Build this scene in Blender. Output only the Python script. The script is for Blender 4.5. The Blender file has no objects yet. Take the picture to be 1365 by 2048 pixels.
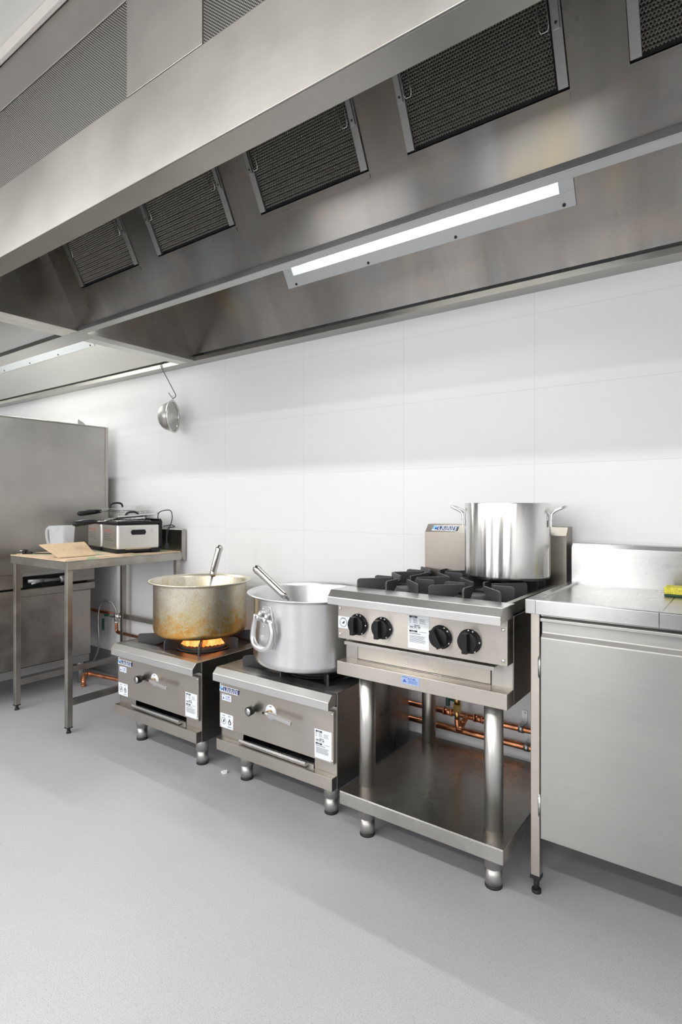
import bpy, bmesh, math, random
from mathutils import Vector, Matrix
random.seed(7)
S = bpy.context.scene
COL = S.collection
PI = math.pi

# ------------------------------------------------------------------ materials
def newmat(name):
    m = bpy.data.materials.new(name); m.use_nodes = True
    nt = m.node_tree; nt.nodes.clear()
    out = nt.nodes.new('ShaderNodeOutputMaterial')
    b = nt.nodes.new('ShaderNodeBsdfPrincipled')
    nt.links.new(b.outputs[0], out.inputs[0])
    return m, nt, b, out

def N(nt, t, **kw):
    n = nt.nodes.new(t)
    for k, v in kw.items():
        setattr(n, k, v)
    return n

def L(nt, a, b): nt.links.new(a, b)

def ramp(nt, fac, stops):
    r = N(nt, 'ShaderNodeValToRGB')
    cr = r.color_ramp
    while len(cr.elements) < len(stops): cr.elements.new(0.5)
    for e, (p, c) in zip(cr.elements, stops):
        e.position = p
        e.color = (c, c, c, 1) if isinstance(c, (int, float)) else (*c, 1)
    L(nt, fac, r.inputs[0])
    return r.outputs[0]

def noise(nt, scale, sc=(1, 1, 1), detail=3, rough=.5, src='Object'):
    tc = N(nt, 'ShaderNodeTexCoord'); mp = N(nt, 'ShaderNodeMapping')
    mp.inputs['Scale'].default_value = sc
    L(nt, tc.outputs[src], mp.inputs[0])
    n = N(nt, 'ShaderNodeTexNoise')
    n.inputs['Scale'].default_value = scale; n.inputs['Detail'].default_value = detail
    n.inputs['Roughness'].default_value = rough
    L(nt, mp.outputs[0], n.inputs['Vector'])
    return n.outputs['Fac']

def mixc(nt, f, a, b, mode='MIX'):
    m = N(nt, 'ShaderNodeMix', data_type='RGBA', blend_type=mode)
    for s, v in ((0, f), (6, a), (7, b)):
        if hasattr(v, 'links'): L(nt, v, m.inputs[s])
        elif isinstance(v, tuple): m.inputs[s].default_value = (*v, 1)
        else: m.inputs[s].default_value = v
    return m.outputs[2]

def plain(name, col, rough=.5, metal=0., spec=.5, trans=0., alpha=1., coat=0.):
    m, nt, b, o = newmat(name)
    b.inputs['Base Color'].default_value = (*col, 1)
    b.inputs['Roughness'].default_value = rough
    b.inputs['Metallic'].default_value = metal
    b.inputs['Specular IOR Level'].default_value = spec
    b.inputs['Transmission Weight'].default_value = trans
    b.inputs['Alpha'].default_value = alpha
    b.inputs['Coat Weight'].default_value = coat
    return m

def emis(name, col, st):
    m, nt, b, o = newmat(name)
    b.inputs['Base Color'].default_value = (*col, 1)
    b.inputs['Emission Color'].default_value = (*col, 1)
    b.inputs['Emission Strength'].default_value = st
    return m

def steel(name, col=(.60, .585, .56), r0=.22, r1=.36, brush='x', aniso=.6, stain=.12, bump=0., refl_streak=False, stains_refl=None, big=3.0):
    """brushed metal: fine grain along one axis, soft smudges in colour and gloss"""
    m, nt, b, o = newmat(name)
    sc = {'x': (1.2, 110, 110), 'y': (110, 1.2, 110), 'z': (110, 110, 1.2)}[brush]
    g = noise(nt, 1.0, sc, 2, .6)
    s = noise(nt, big, (1, 1, 1), 5, .6)
    f = noise(nt, 40, (1, 1, 1), 3, .7)
    c0 = tuple(x * (1 - stain) for x in col)
    c = mixc(nt, ramp(nt, s, [(.35, 0.), (.7, 1.)]), c0, col)
    c = mixc(nt, ramp(nt, f, [(.60, 0.), (.80, .22)]), c, tuple(x * .8 for x in col))
    c = mixc(nt, ramp(nt, g, [(.35, 0.), (.65, .14)]), c, tuple(x * .75 for x in col))
    if refl_streak:  # smeared reflections painted into the colour, along with heat and grease tints
        k = noise(nt, 1., (3.2, .5, .5), 4, .6)
        c = mixc(nt, ramp(nt, k, [(.40, .0), (.62, .8)]), c, tuple(x * .55 for x in col))
        k2 = noise(nt, 1., (1.7, .9, .9), 3, .6)
        c = mixc(nt, ramp(nt, k2, [(.58, .0), (.70, .45)]), c, (.42, .34, .17))
        k3 = noise(nt, 1.3, (1.9, .6, .8), 3, .6)
        c = mixc(nt, ramp(nt, k3, [(.58, .0), (.72, .5)]), c, (.38, .43, .46))
    if stains_refl:
        s2 = noise(nt, 5.5, (1, 1, 1), 4, .65)
        c = mixc(nt, ramp(nt, s2, [(.52, 0.), (.72, .55)]), c, stains_refl)
    L(nt, c, b.inputs['Base Color'])
    b.inputs['Metallic'].default_value = 1
    mr = N(nt, 'ShaderNodeMapRange')
    mr.inputs['From Min'].default_value = .3; mr.inputs['From Max'].default_value = .7
    mr.inputs['To Min'].default_value = r0; mr.inputs['To Max'].default_value = r1
    L(nt, s, mr.inputs[0]); L(nt, mr.outputs[0], b.inputs['Roughness'])
    b.inputs['Anisotropic'].default_value = aniso
    cx = N(nt, 'ShaderNodeCombineXYZ')
    cx.inputs[0].default_value = .03; cx.inputs[1].default_value = .25; cx.inputs[2].default_value = 1.
    L(nt, cx.outputs[0], b.inputs['Tangent'])
    return m

M = {}
M['steel'] = steel('brushed_steel', (.48, .46, .43), aniso=.8)
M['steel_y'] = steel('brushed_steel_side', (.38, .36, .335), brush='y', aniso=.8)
M['steel_panel'] = steel('brushed_steel_control_panel', (.54, .50, .45), .26, .34, stain=.10, aniso=.85)
M['steel_hood'] = steel('brushed_steel_hood', (.50, .48, .45), .30, .40, stain=.25, big=1.6, aniso=.3)
M['steel_inner'] = steel('brushed_steel_hood_inner', (.42, .40, .375), .20, .32, brush='x', stain=.28, stains_refl=(.40, .33, .26), big=2.2, aniso=.92, refl_streak=True)
M['steel_filter'] = plain('filter_steel', (.60, .555, .50), .42, .5)
M['steel_frame'] = steel('filter_frame_steel', (.52, .52, .51), .34, .45, stain=.08, aniso=.3)
M['steel_worn'] = steel('worn_steel', (.50, .475, .44), .28, .45, stain=.32, stains_refl=(.30, .27, .22), big=7, aniso=.4)
M['steel_counter'] = steel('counter_steel', (.56, .555, .545), .20, .32, stain=.1, aniso=.8)
M['steel_door'] = steel('counter_door_steel', (.43, .42, .40), .34, .42, stain=.08, aniso=.8, big=1.5)
M['steel_shelf'] = steel('scuffed_shelf_steel', (.58, .56, .52), .22, .34, brush='y', stain=.25, stains_refl=(.62, .60, .55), big=4, aniso=.3)
M['steel_tube'] = steel('leg_tube_steel', (.62, .605, .58), .34, .42, brush='z', stain=.06, aniso=.35)
M['steel_splash'] = steel('heat_stained_steel', (.34, .31, .275), .28, .36, stain=.2, stains_refl=(.30, .24, .19), aniso=.5)  # brown reflection of pot and pan supports put into the colour
M['steel_bright'] = plain('pale_lit_steel_sheet', (.74, .73, .70), .42, .75)  # paler copy of the hood inner steel, reflected brightness put into its colour
M['fryer_steel'] = plain('polished_fryer_steel', (.82, .80, .77), .30, 1.)
M['steel_nose'] = steel('bright_nosing_steel', (.72, .71, .69), .28, .34, stain=.04, aniso=.3)
M['steel_handle'] = plain('dull_handle_steel', (.52, .50, .47), .20, 1.)
M['chrome'] = plain('chrome', (.80, .79, .77), .12, 1.)
M['chrome_dull'] = plain('dull_bright_steel', (.70, .69, .67), .24, 1.)
M['alu'] = steel('cast_aluminium', (.78, .78, .785), .28, .38, brush='x', stain=.06, aniso=.85, big=4, bump=.006)
M['alu_bright'] = steel('spun_aluminium', (.78, .775, .76), .17, .20, brush='x', stain=.02, aniso=.93, bump=.004)
M['alu_cast'] = plain('rough_cast_aluminium', (.76, .76, .76), .34, 1.)
M['black_iron'] = plain('black_cast_iron', (.035, .036, .040), .50, .0, .6)
M['black_tray'] = plain('black_enamel', (.018, .018, .018), .35)
M['black_plastic'] = plain('black_plastic', (.007, .007, .008), .38, 0., .35)
M['black_rubber'] = plain('black_rubber', (.015, .015, .015), .7)
M['dark_void'] = plain('dark_painted_cavity', (.02, .02, .02), .8)  # near-black colour stands in for the shade inside hollows and gaps
M['white'] = plain('white_print', (.82, .83, .84), .5)
M['label'] = plain('label_white', (.74, .77, .80), .4)
M['navy'] = plain('navy_print', (.012, .035, .14), .35)
M['blue'] = plain('blue_print', (.05, .10, .38), .4)
M['sky'] = plain('light_blue_print', (.22, .50, .85), .35)
M['sticker_blue'] = plain('blue_sticker', (.30, .40, .62), .35)
M['ink'] = plain('black_ink', (.02, .02, .025), .5)
M['red_ink'] = plain('red_print', (.50, .06, .05), .5)
M['ceiling'] = plain('ceiling_white', (.72, .71, .68), .8)
M['wall_grey'] = plain('grey_painted_wall', (.40, .40, .41), .6)
M['door_dark'] = plain('dark_door_paint', (.10, .10, .11), .5)
M['trimw'] = plain('painted_trim', (.66, .62, .57), .55)
M['brass'] = plain('brass', (.62, .43, .17), .28, 1.)
M['green'] = plain('green_handle', (.008, .055, .035), .5)
M['bristle'] = plain('green_scourer', (.03, .07, .035), .95)
M['frame_white'] = plain('light_frame_white', (.60, .62, .64), .45)
M['pale_steel'] = plain('galvanised_steel', (.42, .42, .42), .4, 1.)
M['tube_light'] = emis('fluorescent_tube', (.97, 1., 1.), 12.)
M['troffer'] = emis('ceiling_light_diffuser', (1., .985, .96), 4.)
M['daylight'] = emis('bright_window_pane', (.96, .98, 1.), 1.0)  # glowing pane of the added fill windows
M['flame'] = None

def mk_special():
    # wall cladding
    m, nt, b, o = newmat('white_wall_panels')
    tc = N(nt, 'ShaderNodeTexCoord'); sp = N(nt, 'ShaderNodeSeparateXYZ'); L(nt, tc.outputs['Object'], sp.inputs[0])
    def line(sock, phase, per, w):
        a = N(nt, 'ShaderNodeMath', operation='SUBTRACT'); L(nt, sock, a.inputs[0]); a.inputs[1].default_value = phase - per / 2
        d = N(nt, 'ShaderNodeMath', operation='DIVIDE'); L(nt, a.outputs[0], d.inputs[0]); d.inputs[1].default_value = per
        f = N(nt, 'ShaderNodeMath', operation='FRACT'); L(nt, d.outputs[0], f.inputs[0])
        s = N(nt, 'ShaderNodeMath', operation='SUBTRACT'); L(nt, f.outputs[0], s.inputs[0]); s.inputs[1].default_value = .5
        ab = N(nt, 'ShaderNodeMath', operation='ABSOLUTE'); L(nt, s.outputs[0], ab.inputs[0])
        lt = N(nt, 'ShaderNodeMath', operation='LESS_THAN'); L(nt, ab.outputs[0], lt.inputs[0]); lt.inputs[1].default_value = w / per
        return lt.outputs[0]
    v = line(sp.outputs[0], -.718, .5995, .0010); h = line(sp.outputs[2], 1.346, .3, .0010)
    mx = N(nt, 'ShaderNodeMath', operation='MAXIMUM'); L(nt, v, mx.inputs[0]); L(nt, h, mx.inputs[1])
    s = noise(nt, 1.2, detail=2)
    c = mixc(nt, s, (.76, .76, .765), (.80, .80, .80))
    c = mixc(nt, mx.outputs[0], c, (.66, .66, .66))
    L(nt, c, b.inputs['Base Color']); b.inputs['Roughness'].default_value = .38
    b.inputs['Specular IOR Level'].default_value = .35
    M['wall'] = m
    # vinyl floor
    def vinyl(name, k, kr=.42):
        m, nt, b, o = newmat(name)
        sp1 = noise(nt, 400, detail=2, rough=.7); sp2 = noise(nt, 300, detail=1); big = noise(nt, 1.3, detail=5, rough=.65)
        d = noise(nt, 9, detail=6, rough=.75)
        c = mixc(nt, ramp(nt, sp1, [(.33, 1.), (.43, 0.)]), (.435 * k, .438 * k, .462 * k), (.17 * k, .172 * k, .19 * k))
        c = mixc(nt, ramp(nt, sp2, [(.60, 0.), (.70, .3)]), c, (.58 * k, .585 * k, .60 * k))
        c = mixc(nt, ramp(nt, big, [(.45, 0.), (.75, .30)]), c, (.36 * k, .345 * k, .33 * k))
        c = mixc(nt, ramp(nt, d, [(.62, 0.), (.72, .25)]), c, (.30 * k, .285 * k, .27 * k))
        L(nt, c, b.inputs['Base Color'])
        rr = N(nt, 'ShaderNodeMapRange'); rr.inputs['To Min'].default_value = kr; rr.inputs['To Max'].default_value = kr + .2
        L(nt, big, rr.inputs[0]); L(nt, rr.outputs[0], b.inputs['Roughness'])
        bp = N(nt, 'ShaderNodeBump'); bp.inputs['Strength'].default_value = .25; bp.inputs['Distance'].default_value = .0004
        L(nt, sp1, bp.inputs['Height']); L(nt, bp.outputs[0], b.inputs['Normal'])
        return m
    M['floor'] = vinyl('speckled_grey_vinyl', .93); M['cove'] = vinyl('dark_vinyl_skirting', .42)
    # copper
    m, nt, b, o = newmat('copper')
    s = noise(nt, 25, detail=4)
    L(nt, mixc(nt, ramp(nt, s, [(.4, 0.), (.65, 1.)]), (.72, .31, .16), (.40, .17, .09)), b.inputs['Base Color'])
    b.inputs['Metallic'].default_value = 1; b.inputs['Roughness'].default_value = .30
    M['copper'] = m
    # stained pot: burnt-on oil climbing from the base
    m, nt, b, o = newmat('stained_aluminium')
    tc = N(nt, 'ShaderNodeTexCoord'); sp = N(nt, 'ShaderNodeSeparateXYZ'); L(nt, tc.outputs['Object'], sp.inputs[0])
    n1 = noise(nt, 9, detail=6, rough=.72); n2 = noise(nt, 60, detail=5, rough=.8); n3 = noise(nt, 22, detail=6, rough=.8)
    hz = N(nt, 'ShaderNodeMapRange'); hz.inputs['From Min'].default_value = .545; hz.inputs['From Max'].default_value = .80
    hz.inputs['To Min'].default_value = 1.; hz.inputs['To Max'].default_value = 0.
    L(nt, sp.outputs[2], hz.inputs[0])
    def madd(nz, k):
        z0 = N(nt, 'ShaderNodeMath', operation='SUBTRACT'); L(nt, nz, z0.inputs[0]); z0.inputs[1].default_value = .5
        a = N(nt, 'ShaderNodeMath', operation='MULTIPLY_ADD'); L(nt, z0.outputs[0], a.inputs[0]); a.inputs[1].default_value = k; L(nt, hz.outputs[0], a.inputs[2]); return a.outputs[0]
    n4 = noise(nt, 130, detail=4, rough=.8)
    c = mixc(nt, ramp(nt, n3, [(.4, 0.), (.65, 1.)]), (.72, .69, .60), (.62, .57, .43))
    c = mixc(nt, ramp(nt, madd(n1, 2.2), [(.10, 0.), (.85, .85)]), c, (.58, .47, .24))
    c = mixc(nt, ramp(nt, madd(n3, 2.2), [(.60, 0.), (.95, .9)]), c, (.60, .30, .05))
    c = mixc(nt, ramp(nt, madd(n2, 2.2), [(1.0, 0.), (1.3, .7)]), c, (.20, .12, .05))
    c = mixc(nt, ramp(nt, n4, [(.54, 0.), (.62, .5)]), c, (.33, .27, .17))
    mt = noise(nt, 20, detail=6, rough=.85)
    c = mixc(nt, ramp(nt, mt, [(.585, 0.), (.62, .75)]), c, (.74, .72, .66))
    L(nt, c, b.inputs['Base Color']); b.inputs['Metallic'].default_value = .92
    rr = N(nt, 'ShaderNodeMapRange'); rr.inputs['To Min'].default_value = .28; rr.inputs['To Max'].default_value = .50
    L(nt, n1, rr.inputs[0]); L(nt, rr.outputs[0], b.inputs['Roughness'])
    b.inputs['Anisotropic'].default_value = .6
    cx = N(nt, 'ShaderNodeCombineXYZ'); cx.inputs[1].default_value = .25; cx.inputs[2].default_value = 1.; L(nt, cx.outputs[0], b.inputs['Tangent'])
    M['pot_stained'] = m
    # perforated sheet (holes cut by alpha)
    m, nt, b, o = newmat('perforated_steel')
    tc = N(nt, 'ShaderNodeTexCoord'); sp = N(nt, 'ShaderNodeSeparateXYZ'); L(nt, tc.outputs['Object'], sp.inputs[0])
    px_, pz_ = .0088, .0078
    def mth(op, a, bb=None, c=None):
        n = N(nt, 'ShaderNodeMath', operation=op)
        for i, v in enumerate((a, bb, c)):
            if v is None: continue
            if hasattr(v, 'links'): L(nt, v, n.inputs[i])
            else: n.inputs[i].default_value = v
        return n.outputs[0]
    def grid(offx, offz):
        u = mth('SUBTRACT', mth('FRACT', mth('DIVIDE', mth('ADD', sp.outputs[0], 10 + offx), px_)), .5)
        w = mth('SUBTRACT', mth('FRACT', mth('DIVIDE', mth('ADD', sp.outputs[2], 10 + offz), pz_)), .5)
        u2 = mth('POWER', mth('MULTIPLY', u, px_ / .0030), 2.); w2 = mth('POWER', mth('MULTIPLY', w, pz_ / .0025), 2.)
        return mth('LESS_THAN', mth('ADD', u2, w2), 1.)
    hole = mth('MAXIMUM', grid(0, 0), grid(px_ / 2, pz_ / 2))
    b.inputs['Base Color'].default_value = (.62, .605, .57, 1); b.inputs['Metallic'].default_value = 1; b.inputs['Roughness'].default_value = .34
    L(nt, mth('SUBTRACT', 1., hole), b.inputs['Alpha'])
    M['perf'] = m
    # fine wire mesh
    m, nt, b, o = newmat('fine_wire_mesh')
    tc = N(nt, 'ShaderNodeTexCoord'); sp = N(nt, 'ShaderNodeSeparateXYZ'); L(nt, tc.outputs['Object'], sp.inputs[0])
    def mth2(op, a, bb=None):
        n = N(nt, 'ShaderNodeMath', operation=op)
        for i, v in enumerate((a, bb)):
            if v is None: continue
            if hasattr(v, 'links'): L(nt, v, n.inputs[i])
            else: n.inputs[i].default_value = v
        return n.outputs[0]
    g1 = mth2('LESS_THAN', mth2('FRACT', mth2('DIVIDE', mth2('ADD', mth2('ADD', sp.outputs[2], 10.), mth2('MULTIPLY', sp.outputs[0], .8)), .0030)), .50)
    g2 = mth2('LESS_THAN', mth2('FRACT', mth2('DIVIDE', mth2('ADD', mth2('SUBTRACT', sp.outputs[1], mth2('MULTIPLY', sp.outputs[2], .9)), 10.), .0030)), .50)
    b.inputs['Base Color'].default_value = (.45, .44, .42, 1); b.inputs['Metallic'].default_value = 1; b.inputs['Roughness'].default_value = .35
    L(nt, mth2('MAXIMUM', g1, g2), b.inputs['Alpha'])
    M['mesh'] = m
    # cardboard
    m, nt, b, o = newmat('corrugated_cardboard')
    g = noise(nt, 1, (20, 260, 20), 1); s = noise(nt, 14, detail=5, rough=.7)
    c = mixc(nt, ramp(nt, g, [(.4, 0.), (.6, 1.)]), (.52, .37, .225), (.60, .44, .285))
    c = mixc(nt, ramp(nt, s, [(.60, 0.), (.72, .6)]), c, (.34, .20, .10))
    L(nt, c, b.inputs['Base Color']); b.inputs['Roughness'].default_value = .85
    M['card'] = m
    m, nt, b, o = newmat('printed_cardboard')
    s = noise(nt, 7, detail=3); s2 = noise(nt, 18, detail=4, rough=.7)
    c = mixc(nt, ramp(nt, s2, [(.55, 0.), (.70, .7)]), (.62, .47, .33), (.36, .22, .12))
    c = mixc(nt, ramp(nt, s, [(.56, 0.), (.60, .8)]), c, (.30, .42, .24))
    L(nt, c, b.inputs['Base Color']); b.inputs['Roughness'].default_value = .8
    M['card_print'] = m
    # sponge
    m, nt, b, o = newmat('yellow_sponge')
    s = noise(nt, 260, detail=3)
    L(nt, mixc(nt, ramp(nt, s, [(.35, 0.), (.55, 1.)]), (.38, .33, .03), (.66, .60, .08)), b.inputs['Base Color']); b.inputs['Roughness'].default_value = .9
    M['sponge'] = m
    # milky plastic
    m, nt, b, o = newmat('milky_plastic')
    b.inputs['Base Color'].default_value = (.80, .83, .87, 1); b.inputs['Roughness'].default_value = .25
    b.inputs['Alpha'].default_value = .30; b.inputs['IOR'].default_value = 1.45
    M['milky'] = m
    # light lens with prismatic grid
    m, nt, b, o = newmat('prismatic_lens')
    b.inputs['Base Color'].default_value = (.93, .97, 1., 1); b.inputs['Roughness'].default_value = .2
    b.inputs['Alpha'].default_value = .22
    M['lens'] = m
    # flame
    m, nt, b, o = newmat('gas_flame')
    tc = N(nt, 'ShaderNodeTexCoord'); sp = N(nt, 'ShaderNodeSeparateXYZ'); L(nt, tc.outputs['Object'], sp.inputs[0])
    n = noise(nt, 1, (60, 60, 8), 2)
    c = mixc(nt, ramp(nt, n, [(.35, 0.), (.6, 1.)]), (1., .17, .025), (1., .42, .12))
    b.inputs['Base Color'].default_value = (0, 0, 0, 1)
    L(nt, c, b.inputs['Emission Color']); b.inputs['Emission Strength'].default_value = 1.7
    M['flame'] = m
mk_special()

# ------------------------------------------------------------------ mesh helpers
class MB:
    def __init__(s): s.bm = bmesh.new(); s.mats = []; s.cur = 0
    def mat(s, key):
        if key not in s.mats: s.mats.append(key)
        s.cur = s.mats.index(key); return s
    def _f(s, vs, smooth=False):
        try: f = s.bm.faces.new(vs)
        except ValueError: return None
        f.smooth = smooth; f.material_index = s.cur; return f
    def box(s, x0, x1, y0, y1, z0, z1, M4=None):
        P = [Vector((x, y, z)) for z in (z0, z1) for y in (y0, y1) for x in (x0, x1)]
        if M4 is not None: P = [M4 @ p for p in P]
        v = [s.bm.verts.new(p) for p in P]
        for a in ((0, 2, 3, 1), (4, 5, 7, 6), (0, 1, 5, 4), (2, 6, 7, 3), (0, 4, 6, 2), (1, 3, 7, 5)):
            s._f([v[i] for i in a])
        return s
    def prism(s, pts, axis, a, b, smooth=False):
        """extrude a polygon; axis x: pts are (y,z); y: (x,z); z: (x,y)"""
        def P(p, t):
            return Vector((t, p[0], p[1])) if axis == 'x' else Vector((p[0], t, p[1])) if axis == 'y' else Vector((p[0], p[1], t))
        A = [s.bm.verts.new(P(p, a)) for p in pts]; B = [s.bm.verts.new(P(p, b)) for p in pts]
        n = len(pts)
        for i in range(n): s._f([A[i], A[(i + 1) % n], B[(i + 1) % n], B[i]], smooth)
        s._f(A[::-1]); s._f(B); return s
    def slab(s, p0, u, v, n, du, dv, dn):
        """box from corner p0 with unit axes u,v,n and sizes"""
        p0, u, v, n = map(Vector, (p0, u, v, n))
        P = [p0 + u * a + v * b + n * c for c in (0, dn) for b in (0, dv) for a in (0, du)]
        w = [s.bm.verts.new(p) for p in P]
        for a in ((0, 2, 3, 1), (4, 5, 7, 6), (0, 1, 5, 4), (2, 6, 7, 3), (0, 4, 6, 2), (1, 3, 7, 5)):
            s._f([w[i] for i in a])
        return s
    def cyl(s, p0, p1, r, r2=None, seg=24, smooth=True):
        p0, p1 = Vector(p0), Vector(p1); r2 = r if r2 is None else r2
        d = (p1 - p0).normalized()
        u = d.orthogonal().normalized(); w = d.cross(u)
        A, B = [], []
        for i in range(seg):
            t = 2 * PI * i / seg; q = u * math.cos(t) + w * math.sin(t)
            A.append(s.bm.verts.new(p0 + q * r)); B.append(s.bm.verts.new(p1 + q * r2))
        for i in range(seg): s._f([A[i], A[(i + 1) % seg], B[(i + 1) % seg], B[i]], smooth)
        s._f(A[::-1]); s._f(B); return s
    def lathe(s, prof, c=(0, 0, 0), axis=(0, 0, 1), seg=64, smooth=True, closed=False):
        """prof: (radius, height) list around an axis through c"""
        c = Vector(c); d = Vector(axis).normalized()
        u = d.orthogonal().normalized(); w = d.cross(u)
        rings = []
        for r, h in prof:
            if r < 1e-6: rings.append([s.bm.verts.new(c + d * h)]); continue
            rings.append([s.bm.verts.new(c + d * h + (u * math.cos(2 * PI * i / seg) + w * math.sin(2 * PI * i / seg)) * r) for i in range(seg)])
        if closed: rings.append(rings[0])
        for a, b in zip(rings, rings[1:]):
            for i in range(seg):
                j = (i + 1) % seg
                if len(a) == 1 and len(b) == 1: continue
                if len(a) == 1: s._f([a[0], b[j], b[i]], smooth)
                elif len(b) == 1: s._f([a[i], a[j], b[0]], smooth)
                else: s._f([a[i], a[j], b[j], b[i]], smooth)
        return s
    def tube(s, pts, r, seg=10, closed=False, caps=True):
        pts = [Vector(p) for p in pts]; n = len(pts); rings = []
        rr = r if isinstance(r, (list, tuple)) else [r] * n
        up = None
        for i, p in enumerate(pts):
            a = pts[(i - 1) % n] if (closed or i > 0) else p
            b = pts[(i + 1) % n] if (closed or i < n - 1) else p
            d = (b - a).normalized()
            if up is None: up = d.orthogonal().normalized()
            up = (up - d * up.dot(d))
            up = up.normalized() if up.length > 1e-6 else d.orthogonal().normalized()
            w = d.cross(up)
            rings.append([s.bm.verts.new(p + (up * math.cos(2 * PI * k / seg) + w * math.sin(2 * PI * k / seg)) * rr[i]) for k in range(seg)])
        for i in range(n if closed else n - 1):
            A, B = rings[i], rings[(i + 1) % n]
            for k in range(seg): s._f([A[k], A[(k + 1) % seg], B[(k + 1) % seg], B[k]], True)
        if caps and not closed: s._f(rings[0][::-1]); s._f(rings[-1])
        return s
    def ball(s, c, r, seg=16):
        k = 8
        return s.lathe([(r * math.sin(PI * i / k), -r * math.cos(PI * i / k)) for i in range(k + 1)], c, seg=seg)
    def build(s, name, mat=None, parent=None, local=False, bevel=0., label=None):
        me = bpy.data.meshes.new(name)
        bmesh.ops.recalc_face_normals(s.bm, faces=s.bm.faces)
        s.bm.to_mesh(me); s.bm.free()
        keys = s.mats if s.mats else [mat]
        for k in keys: me.materials.append(M[k])
        o = bpy.data.objects.new(name, me); COL.objects.link(o)
        if bevel:
            md = o.modifiers.new('edge', 'BEVEL'); md.width = bevel; md.segments = 2
            md.limit_method = 'ANGLE'; md.angle_limit = math.radians(40); md.use_clamp_overlap = True
        if parent is not None: attach(o, parent, local)
        if label: o['label'] = label
        return o

def worldm(o):
    m = o.matrix_basis.copy()
    if o.parent: m = worldm(o.parent) @ o.matrix_parent_inverse @ m
    return m
def attach(o, parent, local=False):
    o.parent = parent
    if not local: o.matrix_parent_inverse = worldm(parent).inverted()

def tag(o, label, cat, group=None, kind=None):
    o['label'] = label; o['category'] = cat
    if group: o['group'] = group
    if kind: o['kind'] = kind
    return o
def thing(name, label, cat, loc=(0, 0, 0), rz=0., group=None):
    o = bpy.data.objects.new(name, None); COL.objects.link(o)
    o.empty_display_size = .05
    o.location = loc; o.rotation_euler = (0, 0, rz)
    return tag(o, label, cat, group)
def struct(o): o['kind'] = 'structure'; return o
def kids(o): return [c for c in bpy.data.objects if c.parent == o]
def copy_tree(o, parent=None):
    c = o.copy(); COL.objects.link(c)
    if parent is not None: c.parent = parent
    for k in kids(o): copy_tree(k, c)
    return c

def bez(pts, n=8):
    """smooth curve through points"""
    P = [Vector(p) for p in pts]; out = []
    for i in range(len(P) - 1):
        p0 = P[max(i - 1, 0)]; p1 = P[i]; p2 = P[i + 1]; p3 = P[min(i + 2, len(P) - 1)]
        for k in range(n):
            t = k / n
            out.append(.5 * ((2 * p1) + (p2 - p0) * t + (2 * p0 - 5 * p1 + 4 * p2 - p3) * t * t + (-p0 + 3 * p1 - 3 * p2 + p3) * t ** 3))
    out.append(P[-1]); return out

def lettering(txt, size, origin, u, v, mat, name, parent, local=False, thick=.0003, bold=0., align='LEFT', label=None):
    """text lying in the plane (u right, v up), its normal u x v facing the reader"""
    cu = bpy.data.curves.new('t', 'FONT'); cu.body = txt; cu.size = size; cu.extrude = thick; cu.align_x = align
    cu.offset = bold; cu.resolution_u = 3
    ob = bpy.data.objects.new('t', cu); COL.objects.link(ob)
    dg = bpy.context.evaluated_depsgraph_get()
    me = bpy.data.meshes.new_from_object(ob.evaluated_get(dg))
    COL.objects.unlink(ob); bpy.data.objects.remove(ob)
    u = Vector(u).normalized(); v = Vector(v).normalized(); n = u.cross(v)
    me.transform(Matrix(((u.x, v.x, n.x, origin[0]), (u.y, v.y, n.y, origin[1]), (u.z, v.z, n.z, origin[2]), (0, 0, 0, 1))))
    me.name = name; me.materials.clear(); me.materials.append(M[mat])
    o = bpy.data.objects.new(name, me); COL.objects.link(o)
    if parent is not None: attach(o, parent, local)
    if label: o['label'] = label
    return o
def joined(name, objs, parent, local=False):
    """merge several lettering meshes into one"""
    bm = bmesh.new(); mats = []
    for o in objs:
        k = o.data.materials[0]
        if k not in mats: mats.append(k)
        n0 = len(bm.faces); bm.from_mesh(o.data); bm.faces.ensure_lookup_table()
        for f in bm.faces[n0:]: f.material_index = mats.index(k)
    me = bpy.data.meshes.new(name); bm.to_mesh(me); bm.free()
    for k in mats: me.materials.append(k)
    for o in objs: bpy.data.objects.remove(o)
    r = bpy.data.objects.new(name, me); COL.objects.link(r)
    if parent is not None: attach(r, parent, local)
    return r

def screw(name, c, n, r, parent, local=False, mat='chrome'):
    n = Vector(n).normalized(); c = Vector(c)
    b = MB(); b.lathe([(r, 0), (r, r * .25), (r * .6, r * .6), (0, r * .7)], c, n, seg=12)
    return b.build(name, mat, parent, local)

# ------------------------------------------------------------------ room
ZC = 2.722
b = MB(); b.box(-6.2, 2.2, -5.0, 0.12, -.05, 0.); struct(b.build('floor', 'floor'))
b = MB(); b.box(-6.2, 2.2, 0, .12, 0, ZC); struct(b.build('wall_back', 'wall'))
b = MB(); b.box(-6.32, -6.2, -5.0, .12, 0, ZC); struct(b.build('wall_left', 'wall_grey'))
b = MB(); b.box(2.2, 2.32, -5.0, .12, 0, ZC); struct(b.build('wall_right', 'wall'))
b = MB(); b.box(-6.32, 2.32, -5.12, -5.0, 0, ZC); struct(b.build('wall_front', 'wall_grey'))
b = MB(); b.box(-6.32, 2.32, -5.12, .12, ZC, ZC + .1); struct(b.build('ceiling', 'ceiling'))
for k, (x0, x1, mt) in enumerate(((-5.2, -4.3, 'dark_void'), (-.85, .05, 'door_dark'))):  # unseen dark doors, added so the steel has dark bands to reflect
    b = MB(); b.box(x0, x1, -5.0, -4.95, 0, 2.1); struct(b.build('door_%d' % (k + 1), mt, bevel=.004))
b = MB()
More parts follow.
